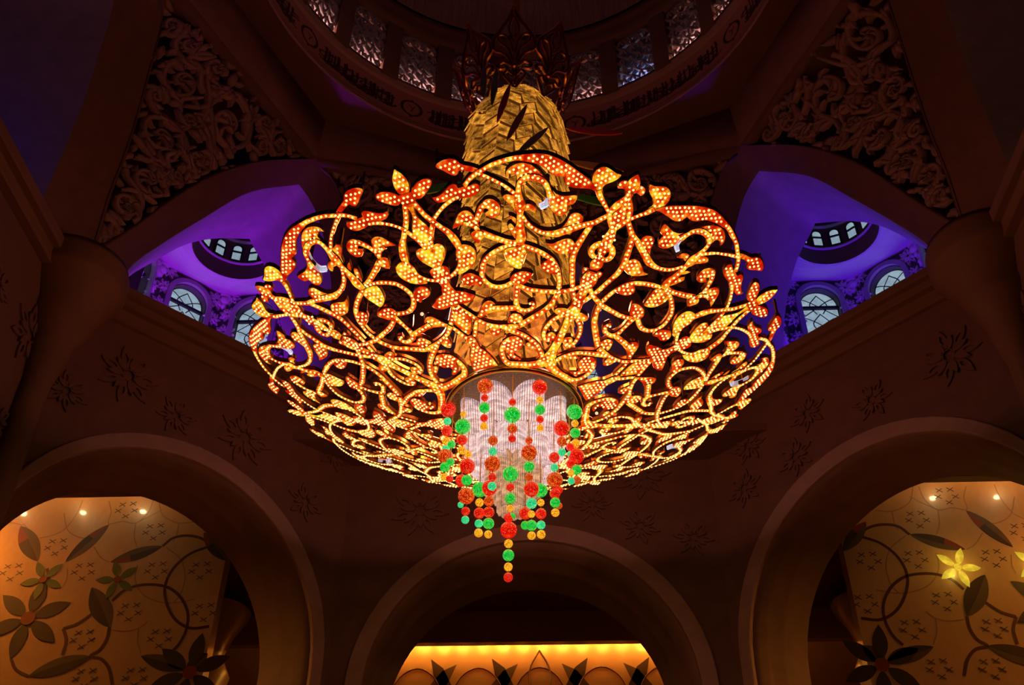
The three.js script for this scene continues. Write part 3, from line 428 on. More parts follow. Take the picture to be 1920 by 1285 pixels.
{ // far wall with its row of cove lamps
  const Z = 0.7, z = -Z * U, g = group('wall_far'); struct(g, 'far marble wall washed by a row of cove lamps, seen through the central arch', 'wall');
  mesh('wall_face', box(30, 17, 0.4, 0, 8.5, z - 0.2), M.marble, g);
  const lip = 0.529 * U + 1.6; mesh('cove_beam', box(30, 1.1, 0.25, 0, lip + 0.55, -0.66 * U), M.marble, g);
  mesh('cove_ceiling', box(30, 0.2, 10, 0, lip + 1.1, -0.47 * U), M.stone, g);
  // inlaid leaves hanging below the cove
  for (let k = -5; k <= 5; k++) { if (!k) continue; const e = Math.sign(k), m = Math.abs(k), up = m % 2, s = new THREE.Shape([[0, 0], [0.3, 0.32], [0.62, 0.9], [0.74, 1.5], [0.34, 1.2], [0.06, 0.66]].map(([x, y]) => V2(x * e * (up ? 1 : -1), y))); mesh('inlay_leaf', new THREE.ExtrudeGeometry(s, { depth: 0.004, bevelEnabled: false }).rotateZ(up ? 0 : 0.2 * e).translate(e * (0.75 + (m - 1) * 0.95), lip - 1.55, z), up ? inlay.brown : inlay.grey, g); }
  for (let k = -3; k <= 3; k++) mesh('inlay_line', tube([V3(k * 1.9 - 0.95, lip - 1.5, z), V3(k * 1.9 - 0.5, lip - 0.6, z), V3(k * 1.9, lip - 0.35, z), V3(k * 1.9 + 0.5, lip - 0.6, z), V3(k * 1.9 + 0.95, lip - 1.5, z)], 0.02, 5), inlay.vine, g);
  for (const e of [-1, 1]) mesh('inlay_line', tube([V3(0, lip + 0.2, z + 0.01), V3(e * 0.3, lip - 0.4, z + 0.01), V3(e * 0.28, lip - 1.2, z + 0.01), V3(0, lip - 1.9, z + 0.01)], 0.025, 5), inlay.vine, g);
  const warm = new THREE.Color().setRGB(1, 0.42, 0.055);
  for (let k = -9; k <= 9; k++) {
    const p = V3(k * 0.62 + 0.1, lip + 0.36, z + 0.13);
    tag(mesh('cove_lamp', new THREE.SphereGeometry(0.05, 10, 8).translate(p.x, p.y, p.z), glow(1, 0.7, 0.25, 3)), `small lamp behind the far cove beam, ${k ? ['first', 'second', 'third', 'fourth', 'fifth', 'sixth', 'seventh', 'eighth', 'ninth'][Math.abs(k) - 1] + (k < 0 ? ' to the left of' : ' to the right of') : 'exactly at'} the middle`, 'lamp', 'cove lamps over the far wall');
    const l = new THREE.PointLight(warm, 2.2); l.position.copy(p); l.castShadow = true; scene.add(l);
  }
  // dark ceiling seen at the top of the central arch, with a painted loop
  const c = group('ceiling_passage'); struct(c, 'dark passage ceiling at the top of the central arch with a looped line', 'ceiling');
  mesh('ceiling_face', box(16, 0.25, 5, 0, 0.585 * U + 1.6, -0.52 * U), M.stone, c);
  const y = 0.585 * U + 1.46; mesh('inlay_line', tube([V3(-1.2, y, -0.45 * U), V3(-0.4, y, -0.47 * U), V3(0.25, y, -0.51 * U), V3(0.28, y, -0.55 * U), V3(0, y, -0.57 * U), V3(-0.28, y, -0.55 * U), V3(-0.25, y, -0.51 * U), V3(0.4, y, -0.47 * U), V3(1.2, y, -0.45 * U)], 0.03, 5), M.black, c);
}

// ================================================================ the chandelier
const PAT = {"S":[["heart",[59,4025,21,4009,97,4041,97,3923,63,3909,131,3937,149,3786,116,3770,183,3802,218,3674,182,3653,254,3695,292,3567,260,3548,324,3587,368,3460,323,3438,413,3481,421,3303,365,3286,477,3319,430,3189,385,3190,475,3187,380,3092,341,3100,419,3083,355,2987,326,2999,385,2975,276,2897,259,2917,294,2877,156,2832,147,2857,165,2808,14,2793,10,2823,18,2763,-73,2776,-74,2807,-72,2746]],["s3",[210,3645,184,3656,237,3634,129,3528,93,3539,164,3517,83,3430,47,3434,118,3427,50,3311,26,3312,75,3311]],["s4",[225,3672,244,3653,206,3691,339,3761,353,3742,326,3779,486,3836,496,3812,476,3860,619,3875,622,3849,616,3901,717,3880,716,3856,718,3903]],["s5",[854,3994,870,3969,838,4019,978,4066,992,4039,963,4092,1081,4099,1089,4070,1074,4128,1160,4106,1164,4077,1156,4136,1342,4130,1343,4100,1340,4160,1517,4118,1514,4087,1521,4150,1671,4092,1664,4060,1679,4124,1776,4056,1765,4022,1788,4090]],["s6",[2575,3203,2536,3210,2615,3197,2574,3093,2538,3095,2610,3091,2594,2953,2568,2953,2621,2953,2606,2832,2576,2838,2636,2826,2592,2722,2555,2736,2628,2708,2570,2579,2540,2591,2600,2568,2547,2417,2529,2422,2554,2423]],["s7",[2952,2936,2945,2964,2960,2908,2856,2914,2845,2953,2866,2874,2750,2888,2734,2938,2765,2837,2655,2855,2640,2893,2670,2817,2604,2824,2590,2854,2618,2795]],["s8",[2594,2813,2589,2845,2599,2781,2467,2806,2462,2842,2472,2769,2362,2803,2361,2843,2363,2763,2236,2836,2237,2875,2235,2796,2104,2854,2103,2901,2104,2806,1998,2865,1997,2916,1998,2814,1907,2877,1908,2931,1907,2822,1816,2888,1826,2940,1807,2836,1706,2940,1723,2973,1690,2908,1606,3018,1628,3041,1583,2996,1520,3136,1546,3149,1494,3123,1482,3246,1506,3253,1457,3239,1461,3316,1490,3323,1433,3310]],["s9",[2321,2791,2303,2823,2339,2759,2200,2712,2179,2747,2221,2676,2081,2622,2055,2659,2106,2583,1969,2526,1937,2561,2001,2491,1892,2411,1855,2435,1929,2387,1838,2263,1803,2282,1872,2244,1789,2137,1754,2155,1824,2118,1742,1986,1709,1999,1774,1972,1710,1834,1676,1845,1743,1824,1666,1651,1635,1661,1697,1642]],["spine",[1275,2936,1316,2913,1235,2959,1336,3039,1403,3011,1268,3067,1365,3154,1422,3134,1308,3174,1408,3261,1449,3244,1366,3278,1450,3367,1491,3350,1409,3384,1491,3472,1560,3448,1422,3496,1519,3581,1567,3566,1471,3596,1553,3686,1585,3670,1521,3701,1611,3772,1633,3745,1589,3800,1694,3797,1697,3755,1691,3838,1788,3771,1773,3734,1803,3809,1883,3702,1852,3672,1913,3732,1934,3613,1898,3604,1970,3622,1939,3521,1905,3524,1974,3518,1934,3417,1878,3426,1989,3409]],["link",[1067,4126,1048,4107,1088,4144,1156,4044,1137,4024,1175,4063,1235,3971,1218,3955,1252,3988,1299,3904,1280,3888,1317,3919,1372,3824,1356,3812,1389,3837,1420,3754,1397,3742,1443,3767,1473,3659,1448,3648,1499,3671,1514,3568,1494,3560,1534,3576]],["branch",[1270,2962,1291,2998,1249,2927,1147,3028,1170,3060,1123,2997,1021,3124,1049,3155,992,3094,901,3231,933,3262,868,3201,818,3307,836,3341,800,3273,730,3298,729,3334,732,3263]],["curl",[792,3340,823,3341,760,3338,794,3432,826,3427,762,3436,827,3482,856,3467,797,3496,859,3532,886,3514,832,3549,924,3600,950,3571,897,3627,1015,3657,1029,3618,1001,3695,1095,3657,1094,3623,1096,3692]],["lk2",[633,3508,618,3483,648,3534,730,3469,707,3448,752,3490,798,3369,770,3353,824,3385]],["ringR",[1260,2939,1238,2913,1282,2965,1349,2872,1326,2847,1372,2897,1446,2781,1419,2755,1474,2806,1538,2673,1508,2651,1568,2695,1610,2554,1576,2540,1645,2567,1643,2417,1609,2417,1677,2417,1629,2282,1598,2291,1660,2273,1595,2156,1564,2173,1627,2139,1535,2041,1504,2068,1566,2014,1433,1929,1409,1962,1457,1896,1284,1837,1270,1875,1298,1798,1108,1791,1100,1836,1115,1746,939,1754,934,1800,943,1708,812,1733,816,1784,809,1682,686,1747,694,1789,678,1704]],["ringL",[1261,2942,1270,2970,1252,2914,1125,2981,1131,3010,1119,2952,989,2985,987,3018,991,2951,842,2958,831,2990,853,2925,720,2904,698,2931,741,2877,630,2804,600,2822,660,2786,582,2703,546,2709,617,2697,584,2602,549,2591,619,2613,645,2497,618,2472,672,2521,740,2437,727,2403,753,2470,853,2420,852,2384,853,2456,979,2439,984,2403,974,2475]],["st",[1017,2406,980,2421,1053,2391,976,2301,940,2317,1012,2285,916,2185,887,2196,945,2173,877,2075,834,2080,920,2070,883,1991,844,1968,921,2014,940,1949,924,1917,956,1980,1029,1919,1029,1882,1029,1956,1106,1958,1131,1936,1081,1980,1107,2016,1130,2037,1084,1995,1056,2017,1057,2042,1054,1992]],["hb",[1039,2354,1017,2331,1061,2377,1142,2248,1120,2219,1163,2277,1277,2160,1259,2128,1293,2192,1416,2083,1401,2050,1430,2117,1529,2026,1520,1989,1538,2062,1712,1974,1709,1940,1715,2008,1874,1958,1875,1923,1873,1993,1991,1956,1993,1921,1988,1991]],["lb",[867,2034,882,2073,852,1995,727,2081,744,2124,710,2038,625,2119,643,2162,607,2076,522,2156,538,2195,507,2117]],["tri",[-6,2377,-38,2355,26,2400,88,2240,59,2220,116,2260,173,2109,143,2088,202,2130,214,2043,178,2041,250,2044,159,1951,132,1965,187,1937,84,1808,55,1828,112,1788,-14,1706,-38,1732,9,1680]],["tri2",[215,2060,190,2036,240,2084,307,1955,286,1929,329,1980,411,1883,397,1859,426,1907,534,1818,518,1787,550,1850,657,1758,638,1709,677,1807,777,1729,764,1687,790,1770]],["arc",[533,1815,513,1792,552,1838,637,1710,608,1677,666,1742,750,1588,720,1556,780,1619,833,1475,803,1451,863,1499,900,1326,867,1310,934,1343,912,1201,877,1196,947,1206,901,1063,862,1061,940,1065]],["fork",[933,943,952,1036,906,859,781,962,798,1032,762,892,641,1014,662,1067,620,960,508,1080,530,1128,485,1033,377,1153,408,1193,345,1112,339,1258,381,1269,296,1247,366,1407,400,1393,331,1421,456,1530,474,1499,438,1561,561,1567,566,1534,556,1601]],["curlB",[2420,2296,2441,2317,2398,2275,2436,2354,2469,2372,2404,2335,2383,2438,2399,2473,2367,2404,2300,2468,2294,2510,2306,2425,2205,2432,2179,2471,2230,2392,2174,2361,2133,2365,2214,2358,2212,2286,2197,2251,2227,2320,2280,2291,2285,2260,2275,2321]],["loopB",[1569,1582,1576,1615,1562,1549,1410,1621,1413,1655,1408,1587,1262,1602,1253,1635,1270,1570,1141,1527,1123,1553,1160,1501,1063,1428,1035,1442,1091,1415,1054,1334,1026,1316,1082,1352,1130,1277,1113,1250,1147,1303]],["glass",[1919,3590,1895,3590,1942,3589,1924,3498,1900,3502,1947,3493,1898,3403,1877,3415,1920,3390,1837,3323,1824,3345,1850,3301,1744,3315,1741,3334,1747,3296]]],"L":[["bulge",[459,3228,559,3205,626,3135,628,3031,561,2924,437,2849,322,2818,247,2824,327,2915,388,3026,416,3129]],["twoleaf",[359,3988,417,3977,526,4002,633,4054,705,4074,753,4043,754,3999,837,3992,921,3971,1016,3973,1057,3929,1025,3860,944,3823,823,3836,711,3867,622,3881,527,3883,434,3890,386,3920]],["tip",[580,4370,649,4403,742,4407,839,4384,896,4341,924,4282,1026,4218,1128,4139,1110,4096,997,4151,869,4210,843,4184,789,4167,728,4202,656,4282,589,4339]],["rim",[1735,4102,1844,4077,1975,4032,2097,3963,2207,3864,2308,3739,2402,3593,2499,3427,2537,3332,2558,3196,2504,3262,2420,3319,2320,3372,2235,3428,2188,3513,2205,3595,2122,3633,2058,3706,2025,3779,1968,3862,1878,3936,1783,3997,1710,4041]],["upright",[2555,3182,2539,3361,2577,3434,2646,3482,2722,3485,2785,3454,2836,3387,2883,3310,2937,3259,2886,3232,2794,3226,2711,3237,2659,3224,2629,3192,2617,3119,2578,3107]],["nubC",[1849,2938,1926,2934,2020,2985,2104,3057,2177,3050,2235,2992,2245,2922,2201,2878,2109,2876,2051,2839,1903,2863]],["leafL",[1636,2809,1711,2766,1809,2768,1916,2757,1982,2715,2007,2643,2005,2584,1935,2527,1823,2542,1741,2592,1679,2690]],["nub1",[1305,3667,1359,3683,1423,3650,1493,3592,1502,3498,1460,3394,1395,3390,1386,3485,1340,3564]],["nub2",[1220,3259,1269,3279,1300,3196,1304,3084,1262,3022,1225,3132]],["nub3",[1296,3384,1346,3348,1382,3257,1354,3229,1311,3301]],["nub4",[1545,3450,1631,3429,1677,3363,1673,3311,1640,3287,1588,3356,1515,3371]],["hood",[1458,3907,1488,3974,1562,4008,1655,4014,1750,3989,1840,3916,1903,3810,1940,3699,1954,3604,1907,3640,1842,3712,1758,3769,1649,3793,1572,3788,1597,3858,1568,3906,1501,3925]],["trumpet",[1924,3498,1968,3516,2012,3427,2092,3352,2198,3310,2275,3273,2252,3222,2188,3182,2110,3197,2081,3131,1993,3094,1916,3139,1883,3225,1873,3307,1892,3406]],["knob1",[672,3333,738,3366,820,3346,858,3285,813,3223,722,3175,682,3252]],["knob2",[963,3631,999,3692,1077,3723,1159,3693,1218,3611,1211,3523,1150,3456,1063,3443,1005,3495,981,3549,1054,3567,1018,3611]],["leafA",[458,3487,538,3577,620,3657,713,3680,779,3650,810,3579,821,3499,839,3416,820,3376,761,3443,685,3491,575,3504]],["ringleaf",[1041,2949,1176,2944,1298,2910,1325,2817,1279,2738,1217,2664,1158,2597,1088,2634,1023,2727,1012,2830]],["ringleaf2",[1450,2527,1515,2565,1591,2546,1648,2432,1659,2304,1613,2292,1519,2356,1451,2441]],["bean",[958,2516,1025,2557,1126,2558,1227,2515,1278,2450,1220,2406,1133,2357,1049,2358,972,2399,948,2469]],["bud",[285,2754,344,2794,437,2791,501,2738,552,2671,546,2615,494,2548,442,2590,332,2615,271,2675]],["leafM",[215,2060,292,2126,387,2237,456,2285,537,2275,581,2215,595,2148,638,2069,494,2086,353,2070,239,2035]],["leafN",[361,1922,427,1881,493,1839,488,1766,433,1692,380,1683,339,1744,343,1836]],["leafO",[669,1884,738,1949,806,1950,867,1897,868,1803,798,1739,699,1779,642,1839]],["nub5",[762,1388,825,1380,872,1299,904,1164,849,1209,795,1274,755,1331]],["scroll",[463,1566,561,1606,666,1584,729,1500,714,1408,644,1338,560,1333,518,1269,580,1184,515,1180,449,1256,429,1364,401,1453]],["petalBt",[2965,3019,3003,3093,2978,3150,2912,3176,2859,3154,2845,3098,2894,3072,2937,3018,2979,2963]],["petalBm",[2020,1940,1957,2042,1950,2138,2004,2226,2079,2147,2140,2064,2113,2005,2050,1945]],["leafP",[1369,1757,1411,1772,1486,1743,1549,1689,1552,1602,1488,1599,1400,1636,1361,1704]],["knob3",[1076,1383,1129,1426,1196,1422,1230,1345,1200,1281,1130,1277,1078,1312]],["petalAm",[-58,2399,-39,2496,9,2570,101,2583,205,2542,286,2485,350,2431,292,2372,198,2348,83,2363]],["lobeA",[-57,2902,-15,3005,-23,3071,-6,3147,27,3269,73,3337,142,3354,207,3317,222,3249,191,3161,114,3069,40,2992,-29,2879]],["petalAt",[90,4136,148,4191,252,4246,351,4259,430,4227,437,4189,389,4133,295,4074,205,4027,144,4033,103,4072]]],"A":[["shell",[1178,205,1336,178,1492,129,1577,73,1654,66,1747,62,1821,33]],["diamond",[1839,16,1935,74,2085,134,2230,93,2337,20]],["midflower",[2353,34,2388,76,2494,129,2598,103,2697,69,2773,77,2844,117,2921,142,2984,136,3026,59]],["spindle",[3097,34,3221,37,3346,67,3469,103,3577,132,3653,114,3744,61,3845,25,3917,32,3994,63]],["flower",[3979,69,4035,108,4093,112,4152,84]],["toppetal",[4150,59,4181,88,4295,109,4392,83,4495,6]]],"B":[["base",[1271,178,1380,128,1481,83,1581,67,1740,62,1949,54,2134,70,2278,103,2370,80]],["stemB",[2370,84,2517,69,2656,73,2807,120,2890,113,2973,69]],["budB",[2999,58,3089,97,3153,77,3220,37,3289,66,3386,76,3540,80,3634,56,3740,65,3833,101,3911,77,3997,41,4113,46,4195,60]],["flowerB",[4180,46,4223,85,4269,88,4340,91,4396,64,4456,6]]]};                                   // lattice drawing: plan millimetres from the axis of one flower spire
const BEADS = [[-0.405,0.996,[[11.455,0.1249,"D"],[11.233,0.0576,"R"],[11.045,0.0857,"G"],[10.853,0.0624,"R"],[10.699,0.0592,"O"]]],[0.442,0.98,[[11.426,0.1217,"R"],[11.183,0.0574,"O"],[10.999,0.0826,"G"],[10.819,0.0594,"R"],[10.661,0.0562,"O"]]],[-1.071,0.135,[[11.651,0.128,"R"],[11.413,0.0665,"C"],[11.223,0.087,"R"],[11.028,0.0685,"O"],[10.873,0.0651,"C"],[10.737,0.1237,"D"],[10.539,0.0818,"G"],[10.357,0.0581,"O"]]],[-0.976,0.219,[[10.906,0.065,"G"],[10.578,0.0641,"G"],[10.27,0.0576,"R"]]],[-0.748,0.772,[[11.09,0.0492,"O"],[10.861,0.1234,"G"],[10.612,0.0824,"R"],[10.426,0.0649,"O"]]],[-0.684,0.461,[[10.559,0.0633,"O"],[10.341,0.1199,"R"],[10.088,0.0848,"G"],[9.814,0.1258,"D"],[9.55,0.0664,"R"],[9.408,0.0605,"C"]]],[-0.802,0.085,[[10.317,0.0987,"R"],[9.885,0.0485,"C"]]],[-0.271,0.858,[[10.534,0.0761,"D"],[10.339,0.0643,"C"],[10.117,0.1219,"D"],[9.884,0.0631,"R"],[9.731,0.0655,"C"]]],[-0.332,0.559,[[9.884,0.117,"R"],[9.659,0.0773,"D"],[9.471,0.0822,"R"],[9.284,0.0843,"G"],[9.106,0.0594,"O"]]],[-0.481,0.473,[[9.913,0.1177,"G"],[9.688,0.0639,"O"],[9.507,0.0827,"R"],[9.335,0.063,"C"],[9.181,0.0653,"O"]]],[0.028,1.075,[[11.082,0.0598,"R"],[10.845,0.127,"G"],[10.592,0.0782,"D"],[10.414,0.061,"R"]]],[-0.02,0.55,[[10.128,0.121,"G"],[9.899,0.0613,"R"],[9.706,0.083,"G"],[9.538,0.0522,"O"]]],[-0.067,0.004,[[9.696,0.0738,"R"],[9.482,0.1295,"R"],[9.252,0.067,"O"],[9.06,0.0886,"G"],[8.869,0.0659,"O"],[8.703,0.0709,"R"]]],[-0.015,0.02,[[9.712,0.0511,"G"]]],[0.27,0.858,[[10.521,0.0591,"D"],[10.303,0.1227,"D"],[10.057,0.0828,"G"],[9.873,0.0603,"D"]]],[0.295,0.579,[[9.842,0.1165,"R"],[9.597,0.0824,"C"],[9.415,0.0545,"O"],[9.23,0.0812,"G"],[9.063,0.0618,"O"]]],[0.432,0.486,[[9.874,0.106,"G"],[9.662,0.0553,"O"],[9.473,0.0824,"R"],[9.287,0.0654,"C"],[9.133,0.065,"O"]]],[0.199,0.459,[[9.502,0.0936,"R"],[9.3,0.0655,"G"]]],[0.762,0.758,[[10.8,0.1227,"R"],[10.56,0.0763,"D"],[10.365,0.0617,"C"]]],[0.643,0.555,[[10.41,0.0823,"R"],[10.226,0.062,"C"],[10.005,0.1229,"D"],[9.77,0.0803,"R"],[9.617,0.077,"G"],[9.448,0.0628,"O"]]],[0.978,0.416,[[11.346,0.1244,"G"],[11.123,0.0587,"O"],[10.942,0.0816,"G"],[10.75,0.0666,"O"],[10.509,0.1261,"R"],[10.266,0.0795,"G"],[10.08,0.0648,"D"]]],[0.891,0.454,[[10.658,0.0633,"R"],[10.528,0.0516,"C"],[10.352,0.0683,"R"],[10.191,0.0509,"O"],[10.046,0.0562,"C"]]],[0.703,0.262,[[10.011,0.0624,"R"],[9.735,0.0505,"D"]]]];                               // strands: x, z, [height, radius, colour]
const ch = group('chandelier'); tag(ch, 'huge gold bowl chandelier with red and green glass beads hanging in the middle', 'chandelier');
const bowl = (r) => { const q = r / U - 0.04; return (0.4035 + 0.235 * q + 0.72 * q * q) * U + 1.6; };
const crystal = (mix, warm) => tex(256, 256, (u, v) => {     // backlit crystal facets: ruby, amber and yellow grains
  const cell = 0.5 + 0.5 * Math.sin(u * 128 * 3.1416) * Math.sin(v * 128 * 3.1416), n = fbm(u * 7, v * 7, 3) * 1.5 + mix + (rnd() - 0.5) * 0.5 + 0.1 * cell, k = Math.max(0, Math.min(1, n + 0.5));
  const a = k < 0.5 ? [170 + 120 * k, 6 + 90 * k, 0] : [230 + 50 * (k - 0.5), 51 + 300 * (k - 0.5), 90 * (k - 0.5)]; return a.map((q, i) => q * (i === 1 ? warm : 1));
});
const faces = [[-0.16, 0.8], [0.04, 0.98], [0.22, 1.1]].map(([mix, w]) => { const t = crystal(mix, w); t.repeat.set(1.1, 1.1); return new THREE.MeshStandardMaterial({ color: new THREE.Color().setRGB(0.5, 0.12, 0.02), emissive: 0xffffff, emissiveMap: t, emissiveIntensity: 0.95, roughness: 0.4 }); });
const stemFace = (() => { const t = crystal(0.08, 1.02); t.repeat.set(1.4, 1.4); return new THREE.MeshStandardMaterial({ color: new THREE.Color().setRGB(0.55, 0.2, 0.03), emissive: 0xffffff, emissiveMap: t, emissiveIntensity: 1.05, roughness: 0.4 }); })();
const ledMat = glow(1, 0.76, 0.22, 2.6);
const THICK = 0.085;
const catmull = (pts, closed, n) => new THREE.CatmullRomCurve3(pts.map((p) => V3(p[0], p[1], 0)), closed, 'centripetal').getPoints(n).map((p) => [p.x, p.y]);
// pattern items -> closed outlines (metres, spire axis = +y) and lamp centre lines
const items = [];
for (const [name, d] of PAT.S) {
  const c = [], l = [], r = []; for (let i = 0; i < d.length; i += 6) { c.push([d[i] / 1e3, d[i + 1] / 1e3]); l.push([d[i + 2] / 1e3, d[i + 3] / 1e3]); r.push([d[i + 4] / 1e3, d[i + 5] / 1e3]); }
  const n = c.length * 3; items.push({ kind: 'stem', name, out: [...catmull(l, false, n), ...catmull(r, false, n).reverse()], line: catmull(c, false, n * 2), half: Math.hypot(l[c.length >> 1][0] - r[c.length >> 1][0], l[c.length >> 1][1] - r[c.length >> 1][1]) / 2 });
}
for (const [name, d] of PAT.L) { const p = []; for (let i = 0; i < d.length; i += 2) p.push([d[i] / 1e3, d[i + 1] / 1e3]); items.push({ kind: 'leaf', name, out: catmull(p, true, p.length * 2) }); }
for (const [axis, list] of [[0, PAT.A], [45, PAT.B]]) for (const [name, d] of list) {
  const p = []; for (let i = 0; i < d.length; i += 2) p.push([d[i] / 1e3, d[i + 1] / 1e3]);
  const e = catmull(p, false, p.length * 3), q = axis * Math.PI / 180, put = (s, r) => [r * Math.sin(q) + s * Math.cos(q), r * Math.cos(q) - s * Math.sin(q)];
  items.push({ kind: 'centre', name, out: [...e.map(([r, h]) => put(h, r)), ...e.slice().reverse().map(([r, h]) => put(-h, r))] });
}
const inside = (p, poly) => { let c = false; for (let i = 0, k = poly.length - 1; i < poly.length; k = i++) { const [xi, yi] = poly[i], [xk, yk] = poly[k]; if ((yi > p[1]) !== (yk > p[1]) && p[0] < (xk - xi) * (p[1] - yi) / (yk - yi) + xi) c = !c; } return c; };
const edgeDist = (p, poly) => { let m = 9; for (let i = 0, k = poly.length - 1; i < poly.length; k = i++) { const [ax, ay] = poly[k], [bx, by] = poly[i], dx = bx - ax, dy = by - ay, t = Math.max(0, Math.min(1, ((p[0] - ax) * dx + (p[1] - ay) * dy) / (dx * dx + dy * dy || 1))); m = Math.min(m, Math.hypot(p[0] - ax - t * dx, p[1] - ay - t * dy)); } return m; };
const STEP = 0.068;
for (const it of items) {                                   // lamp positions on each item
  it.leds = [];
  if (it.kind === 'stem') {
    if (it.name === 'glass') continue;
    let s = 0, last = it.line[0]; for (const p of it.line) { s += Math.hypot(p[0] - last[0], p[1] - last[1]); last = p; if (s >= STEP * 0.85) { it.leds.push(p); s = 0; } }
    if (it.half > 0.055) for (const p of catmull(it.line, false, 60)) if (rnd() < 0.5) { const q = [p[0] + (rnd() - 0.5) * it.half, p[1] + (rnd() - 0.5) * it.half]; if (inside(q, it.out) && !it.leds.some((r) => Math.hypot(r[0] - q[0], r[1] - q[1]) < STEP * 0.8)) it.leds.push(q); }
  } else {
    const xs = it.out.map((p) => p[0]), ys = it.out.map((p) => p[1]); let row = 0;
    for (let y = Math.min(...ys); y < Math.max(...ys); y += STEP * 0.866, row++) for (let x = Math.min(...xs) + (row % 2) * STEP / 2; x < Math.max(...xs); x += STEP) { const p = [x + (rnd() - 0.5) * 0.012, y + (rnd() - 0.5) * 0.012]; if (inside(p, it.out) && edgeDist(p, it.out) > 0.022) it.leds.push(p); }
  }
}
function slab(out, turn, flip, dz) {                        // an outline laid on the bowl: crystal face below, gold flanks
  const ca = Math.cos(turn), sa = Math.sin(turn);
  let pts = out.map(([x, y]) => { const X = flip ? -x : x; return V2(X * ca + y * sa, -(y * ca - X * sa)); });   // plan x, -z
  if (THREE.ShapeUtils.area(pts) < 0) pts = pts.reverse();
  const g = new THREE.ExtrudeGeometry(new THREE.Shape(pts), { depth: THICK - 0.03, bevelEnabled: true, bevelSize: 0.012, bevelThickness: 0.015, bevelSegments: 1, bevelOffset: 0.0 });
  g.rotateX(-Math.PI / 2);
  const p = g.attributes.position; for (let i = 0; i < p.count; i++) p.setY(i, p.getY(i) + bowl(Math.hypot(p.getX(i), p.getZ(i))) + dz);
  g.computeVertexNormals(); return g;
}
function join(list) {                                       // merge extrusions, keeping faces (0) and flanks (1) apart
  const cut = (g, k) => { const q = new THREE.BufferGeometry(), { start, count } = g.groups[k]; for (const n of ['position', 'normal', 'uv']) { const a = g.attributes[n]; q.setAttribute(n, new THREE.BufferAttribute(a.array.slice(start * a.itemSize, (start + count) * a.itemSize), a.itemSize)); } return q; };
  const f = mergeGeometries(list.map((g) => cut(g, 0))), s = mergeGeometries(list.map((g) => cut(g, 1))), g = mergeGeometries([f, s]);
  g.clearGroups(); g.addGroup(0, f.attributes.position.count, 0); g.addGroup(f.attributes.position.count, s.attributes.position.count, 1); return g;
}
const ledGeo = new THREE.OctahedronGeometry(0.0175, 1), dummy = new THREE.Object3D();
const A0 = -19.5 * Math.PI / 180;
const clear = new THREE.MeshPhysicalMaterial({ color: 0xffffff, roughness: 0.05, transmission: 0.8, thickness: 0.05, ior: 1.5, emissive: new THREE.Color().setRGB(0.35, 0.38, 0.5), emissiveIntensity: 0.6 });
for (let m = 0; m < 4; m++) for (const flip of [false, true]) {
  const turn = A0 + m * Math.PI / 2, mid = (turn + (flip ? -1 : 1) * Math.PI / 8), near = Math.cos(mid) > -0.25;   // the near panels show every leaf
  const stems = [], far = [], leds = [];
  const use = items.filter((it) => !(flip && it.kind === 'centre'));
  const leaves = [];
  for (const it of use) {
    const dz = (it.name.charCodeAt(0) + it.name.length) % 5 * 0.004;
    const g = slab(it.out, turn, flip, dz);
    if (it.name === 'glass') { leaves.push([g, clear, 'glass_link']); continue; }
    if (it.kind === 'stem') stems.push(g); else if (near) leaves.push([join([g]), [faces[(it.name.length + it.name.charCodeAt(1)) % 3], M.goldDark], it.kind === 'centre' ? 'flower_spire' : 'leaf']); else far.push(g);
    for (const p of it.leds) { const X = flip ? -p[0] : p[0], x = X * Math.cos(turn) + p[1] * Math.sin(turn), z = p[1] * Math.cos(turn) - X * Math.sin(turn); leds.push([x, bowl(Math.hypot(x, z)) + dz - 0.003 - 0.012, z]); }
  }
  const pn = mesh('lattice_panel', join(stems), [stemFace, M.goldDark], ch);
  for (const [g, mat, n] of leaves) mesh(n, g, mat, pn);
  if (far.length) { const f = mesh('leaves', join(far), [faces[1], M.goldDark], pn); f.userData.kind = 'stuff'; }
  const im = new THREE.InstancedMesh(ledGeo, ledMat, leds.length); im.name = 'led_lights'; im.userData.kind = 'stuff'; im.castShadow = im.receiveShadow = true;
  leds.forEach((p, i) => { dummy.position.set(...p); dummy.rotation.set(i, i * 2, 0); dummy.updateMatrix(); im.setMatrixAt(i, dummy.matrix); }); pn.add(im);
  // gold posts that carry the panel
  for (let k = 0; k < 9; k++) { const it = use[(k * 5 + 2) % use.length], p = it.out[0], X = flip ? -p[0] : p[0], x = X * Math.cos(turn) + p[1] * Math.sin(turn), z = p[1] * Math.cos(turn) - X * Math.sin(turn); mesh('post', box(0.05, 0.3, 0.03).rotateY(k).translate(x, bowl(Math.hypot(x, z)) + 0.2, z), M.gold, pn); }
}
